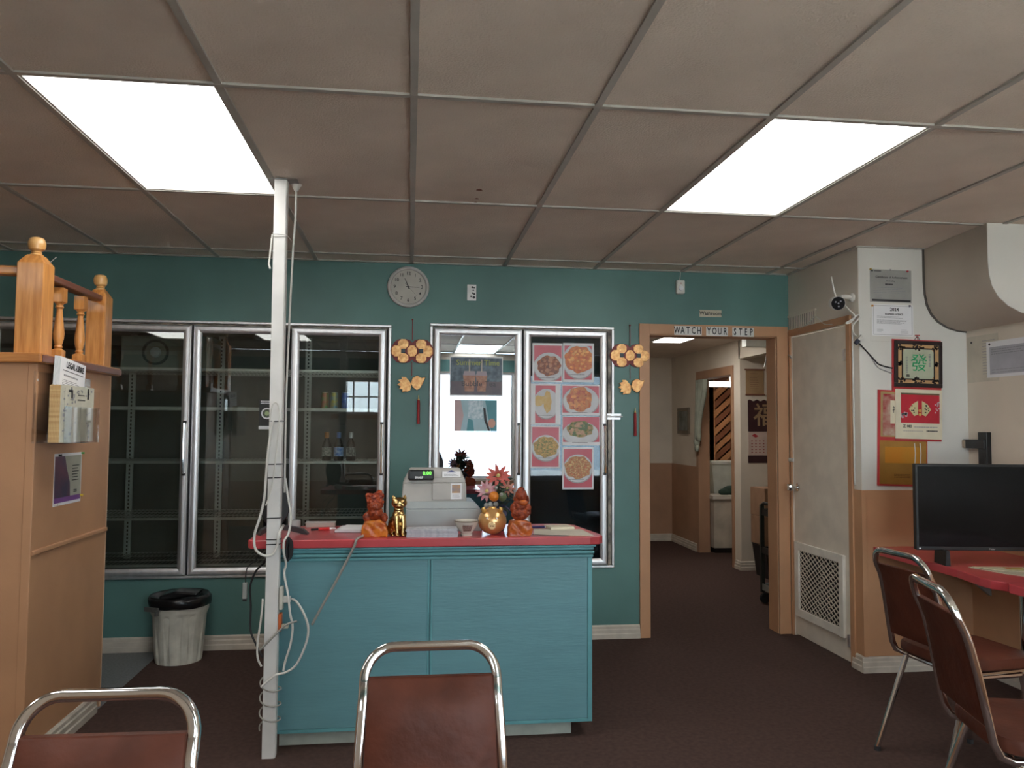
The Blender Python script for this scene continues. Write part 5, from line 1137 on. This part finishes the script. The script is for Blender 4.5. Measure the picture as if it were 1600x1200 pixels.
# papers on the right wall
t = sheet('posted_notice', 'cream paper notice pinned flat on the right wall, left one', 'notice', (RX-.0006, 4.215, 1.80), -PI/2, .25, .27, mat('notice_cream', (.56, .51, .42), .7), 'notices on the right wall')
print_lines(t, .0, .11, .10, -.09, 13, .004, INKG, y=-.0013); MB().prism([(-.10, .10), (-.09, .108), (-.08, .10), (-.09, .092)], -.0018, -.0012, 'y').build('emblem', INK, t)
t = sheet('framed_notice', 'bluish laminated notice overlapping the cream one on the right wall', 'notice', (RX-.0030, 3.99, 1.787), -PI/2, .38, .205, PAPER, 'notices on the right wall')
box('blue_print', -.165, .19, -.0018, -.0012, -.085, .070, mat('bluish_print', (.42, .42, .47), .4), t); print_lines(t, -.15, .15, .055, .030, 3, .005, INKG, y=-.0020); print_lines(t, -.15, .17, -.06, -.075, 2, .003, INKG, y=-.0020); MB().prism([(-.175, .088), (-.165, .096), (-.155, .088), (-.165, .080)], -.0018, -.0012, 'y').build('emblem', INK, t)
t = thing('wall_bracket', 'black metal wall bracket above the television on the right wall', 'bracket', (RX, 4.20, 1.30))
box('upright', -.030, 0, -.035, .035, -.16, .075, BLACK, t, .002); box('arm', -.075, -.045, -.05, .175-.03, -.025, .025, BLACK, t, .004) if False else None
MB().box(-.045, -.012, -.03, .14, -.020, .032).build('arm', BLACK, t, bevel=.003)
box('end_cap', -.05, -.010, .12, .14, -.018, .026, mat('beige_cap', (.45, .38, .28), .5), t)

# ------------------------------------------------------------------ red bar against right wall, table, TV, newspaper
t = thing('red_wall_bar', 'red laminate bar top fixed along the right wall under the television', 'counter', (RX, 3.85, 0))
P = [(2.655, CY-.012), (2.635, 3.60), (2.600, 3.40), (2.600, 3.33), (2.635, 3.27), (2.70, 3.245), (RX-.007, 3.245), (RX-.007, CY-.012)]
MB().prism([(a-RX, b-3.85) for a, b in P], .672, .712, 'z').build('bar_top', RED, t, bevel=.004, seg=3)
for y in (4.2,): MB().prism([(-.30, .67), (-.008, .67), (-.008, .45)], y-3.85-.015, y-3.85+.015, 'y').build('bracket', GREYM, t)
t = thing('red_dining_table', 'red topped dining table with a chrome pedestal beside the right wall', 'table', (2.93, 2.86, 0))
P = [(-.33, -.33), (-.36, -.28), (-.36, .32), (-.33, .36), (-.30, .37), (.34, .37), (.34, -.35), (-.30, -.35)]
MB().prism(P, .685, .725, 'z').build('table_top', RED, t, bevel=.004, seg=3)
MB().lathe([(.035, .05), (.035, .685)], 20, (-.312, .27, 0)).build('pedestal_column', CHROME, t, smooth='auto')
MB().lathe([(0, 0), (.105, 0), (.105, .012), (.05, .045), (.035, .052)], 28, (-.312, .27, 0)).build('pedestal_base', mat('dark_base', (.03, .03, .03), .4, .5), t, smooth='auto')
t = thing('television', 'flat black television standing on the red bar at the right', 'television', (2.903, 3.71, .712), -.17)
hw = .370
box('bezel', -hw, hw, -.012, .022, .070, .502, BLACK, t, .004); box('screen', -hw+.012, hw-.012, -.0135, -.012, .090, .490, SCREEN, t)
box('rear_housing', -.25, .25, .022, .055, .12, .42, BLACK, t, .010)
for s in (-1, 1): MB().prism([(s*.24-.012, 0), (s*.24+.012, 0), (s*.24+.008, .075), (s*.24-.008, .075)], -.06, .06, 'y').build('stand_foot', BLACK, t)
text('Haier', .014, mat('logo_grey', (.5, .5, .5), .3, .5), t, (0, -.0136, .080), name='logo')
box('standby_light', -hw+.012, -hw+.020, -.0145, -.012, .076, .082, PAPER, t)
t = thing('newspaper', 'folded newspaper lying on the red bar in front of the television', 'newspaper', (2.90, 3.50, .7125), -.25)
P = [(-.20, .10), (.16, .13), (.27, -.02), (.25, -.19), (.0, -.17), (-.11, -.06)]
NEWS = mat('newsprint', (.50, .44, .32), .8, col2=(.40, .35, .26), scale=18)
MB().prism(P, 0, .003, 'z').build('sheet', NEWS, t); MB().prism([(-.185, .095), (.15, .122), (.20, .02), (-.08, -.01)], .003, .006, 'z').build('folded_sheet', mat('newsprint_light', (.58, .53, .38), .8, col2=(.44, .40, .26), scale=30), t)
MB().box(-.05, .03, .03, .09, .006, .0066).build('colour_photo', mat('news_green', (.30, .42, .10), .7, col2=(.55, .10, .05), scale=25), t); MB().box(.05, .12, .04, .10, .006, .0066).build('colour_photo', mat('news_dark', (.15, .05, .04), .7), t)
MB().box(.0, .2, -.12, -.11, .003, .0036).box(.0, .18, -.09, -.085, .003, .0036).box(.02, .19, -.06, -.055, .003, .0036).build('print', INKG, t)

# ------------------------------------------------------------------ chairs
def make_chair(label):
    t = thing('dining_chair', label, 'chair', (0, 0, 0), 0, 'chrome and brown vinyl dining chairs')
    # back/seat frame path (one side then mirrored), chair faces -Y
    half = [(.150, -.17, .412), (.166, .05, .412), (.170, .120, .412), (.172, .152, .425), (.1715, .170, .46), (.169, .185, .54), (.164, .203, .64), (.159, .222, .725), (.157, .232, .755), (.156, .246, .785)]
    # rounded top corner radius
    R_ = .070; zc_, yc_ = .790, .248
    top = []
    for k in range(0, 10):
        a = (PI/2)*k/9; top.append((.156-R_+R_*math.cos(a), yc_+.026*math.sin(a), zc_+R_*math.sin(a)))
    right = half+top; left = [(-x, y, z) for (x, y, z) in reversed(right)]
    pts = right+left; P = [Vector(p) for p in pts]
    # width direction = perpendicular in the plane of the back
    side = []
    for i, p in enumerate(P):
        d = (P[min(i+1, len(P)-1)]-P[max(i-1, 0)]).normalized()
        n = Vector((0, -1, .10))     # outward normal of the back
        if abs(p.z-.412) < .02: n = Vector((0, 0, 1))
        side.append(tuple(d.cross(n).normalized()))
    MB().band(pts, side, .0115, .0105).build('back_frame', CHROME, t, smooth='auto')
    # padded back
    b = MB(); nx, nz = 12, 8; F = []; B = []
    for j in range(nz+1):
        v_ = j/nz; z = .500+.298*v_; y = .176+.056*min(1, v_*1.0)+ (.014*max(0, v_-.75)/.25); hw_ = .158-.013*v_
        for i in range(nx+1):
            u = i/nx*2-1; bul = (1-abs(u)**4)*(1-abs(2*v_-1)**5)
            F.append((u*hw_, y-.010-.018*bul, z)); B.append((u*hw_, y+.010+.010*bul, z))
    n1 = nx+1; m = (nz+1)*n1; f = []
    for j in range(nz):
        for i in range(nx):
            a = j*n1+i; f.append((a, a+1, a+1+n1, a+n1)); f.append((m+a, m+a+n1, m+a+1+n1, m+a+1))
    for i in range(nx): f.append((i, m+i, m+i+1, i+1)); a = nz*n1+i; f.append((a, a+1, m+a+1, m+a))
    for j in range(nz): a = j*n1; f.append((a, a+n1, m+a+n1, m+a)); a = j*n1+nx; f.append((a, m+a, m+a+n1, a+n1))
    b.add(F+B, f).build('back_pad', VIN, t, smooth='auto', bevel=.003)
    # seat
    sp = []
    for k in range(32):
        a = 2*PI*k/32; c_, s_ = math.cos(a), math.sin(a); ex = .45
        sp.append((math.copysign(abs(c_)**ex, c_)*.198, math.copysign(abs(s_)**ex, s_)*.195-.035))
    q = MB(); n = 32; v = []
    for (k_, z) in ((.95, .428), (1.0, .436), (1.0, .458), (.97, .472), (.85, .480), (.5, .484)): v += [(x*k_, (y+.035)*k_-.035, z) for x, y in sp]
    f = [tuple(range(n-1, -1, -1)), tuple(5*n+i for i in range(n))]+[(r*n+i, r*n+(i+1) % n, (r+1)*n+(i+1) % n, (r+1)*n+i) for r in range(5) for i in range(n)]
    q.add(v, f).build('seat', VIN, t, smooth='auto')
    for s in (-1, 1):
        for (p0, p1) in (((s*.172, .10, .405), (s*.195, .235, .012)), ((s*.165, -.15, .405), (s*.185, -.215, .012))):
            MB().tube([p0, p1], .0115, 10).build('leg', CHROME, t, smooth='auto')
            MB().tube([(p1[0], p1[1]+.0, .0), (p1[0], p1[1], .018)], .0135, 10).build('foot_cap', RUBBER, t)
        MB().tube([(s*.172, .10, .400), (s*.165, -.15, .400)], .010, 8).build('side_rail', CHROME, t)
    MB().tube([(-.172, .10, .400), (.172, .10, .400)], .009, 8).build('cross_bar', CHROME, t)
    return t
ch = make_chair('brown vinyl dining chair with chrome back, centred in front of the counter')
spots = [((.058, 1.685, 0), 0.0, 1.0, None), ((-.560, 1.346, 0), -.03, 1.018, 'brown vinyl dining chair with chrome back at the bottom left corner'),
         ((2.281, 3.129, 0), 1.651, 1.017, 'brown vinyl chair seen from behind, farther one at the red bar'),
         ((1.90, 2.285, 0), 1.31, 1.05, 'brown vinyl chair seen from behind, nearer one at the right edge')]
for i, (l, rz, sc, lab) in enumerate(spots):
    o = ch if i == 0 else copy_tree(ch)
    o.location = l; o.rotation_euler = (0, 0, rz); o.scale = (sc, sc, sc)
    if lab: o['label'] = lab
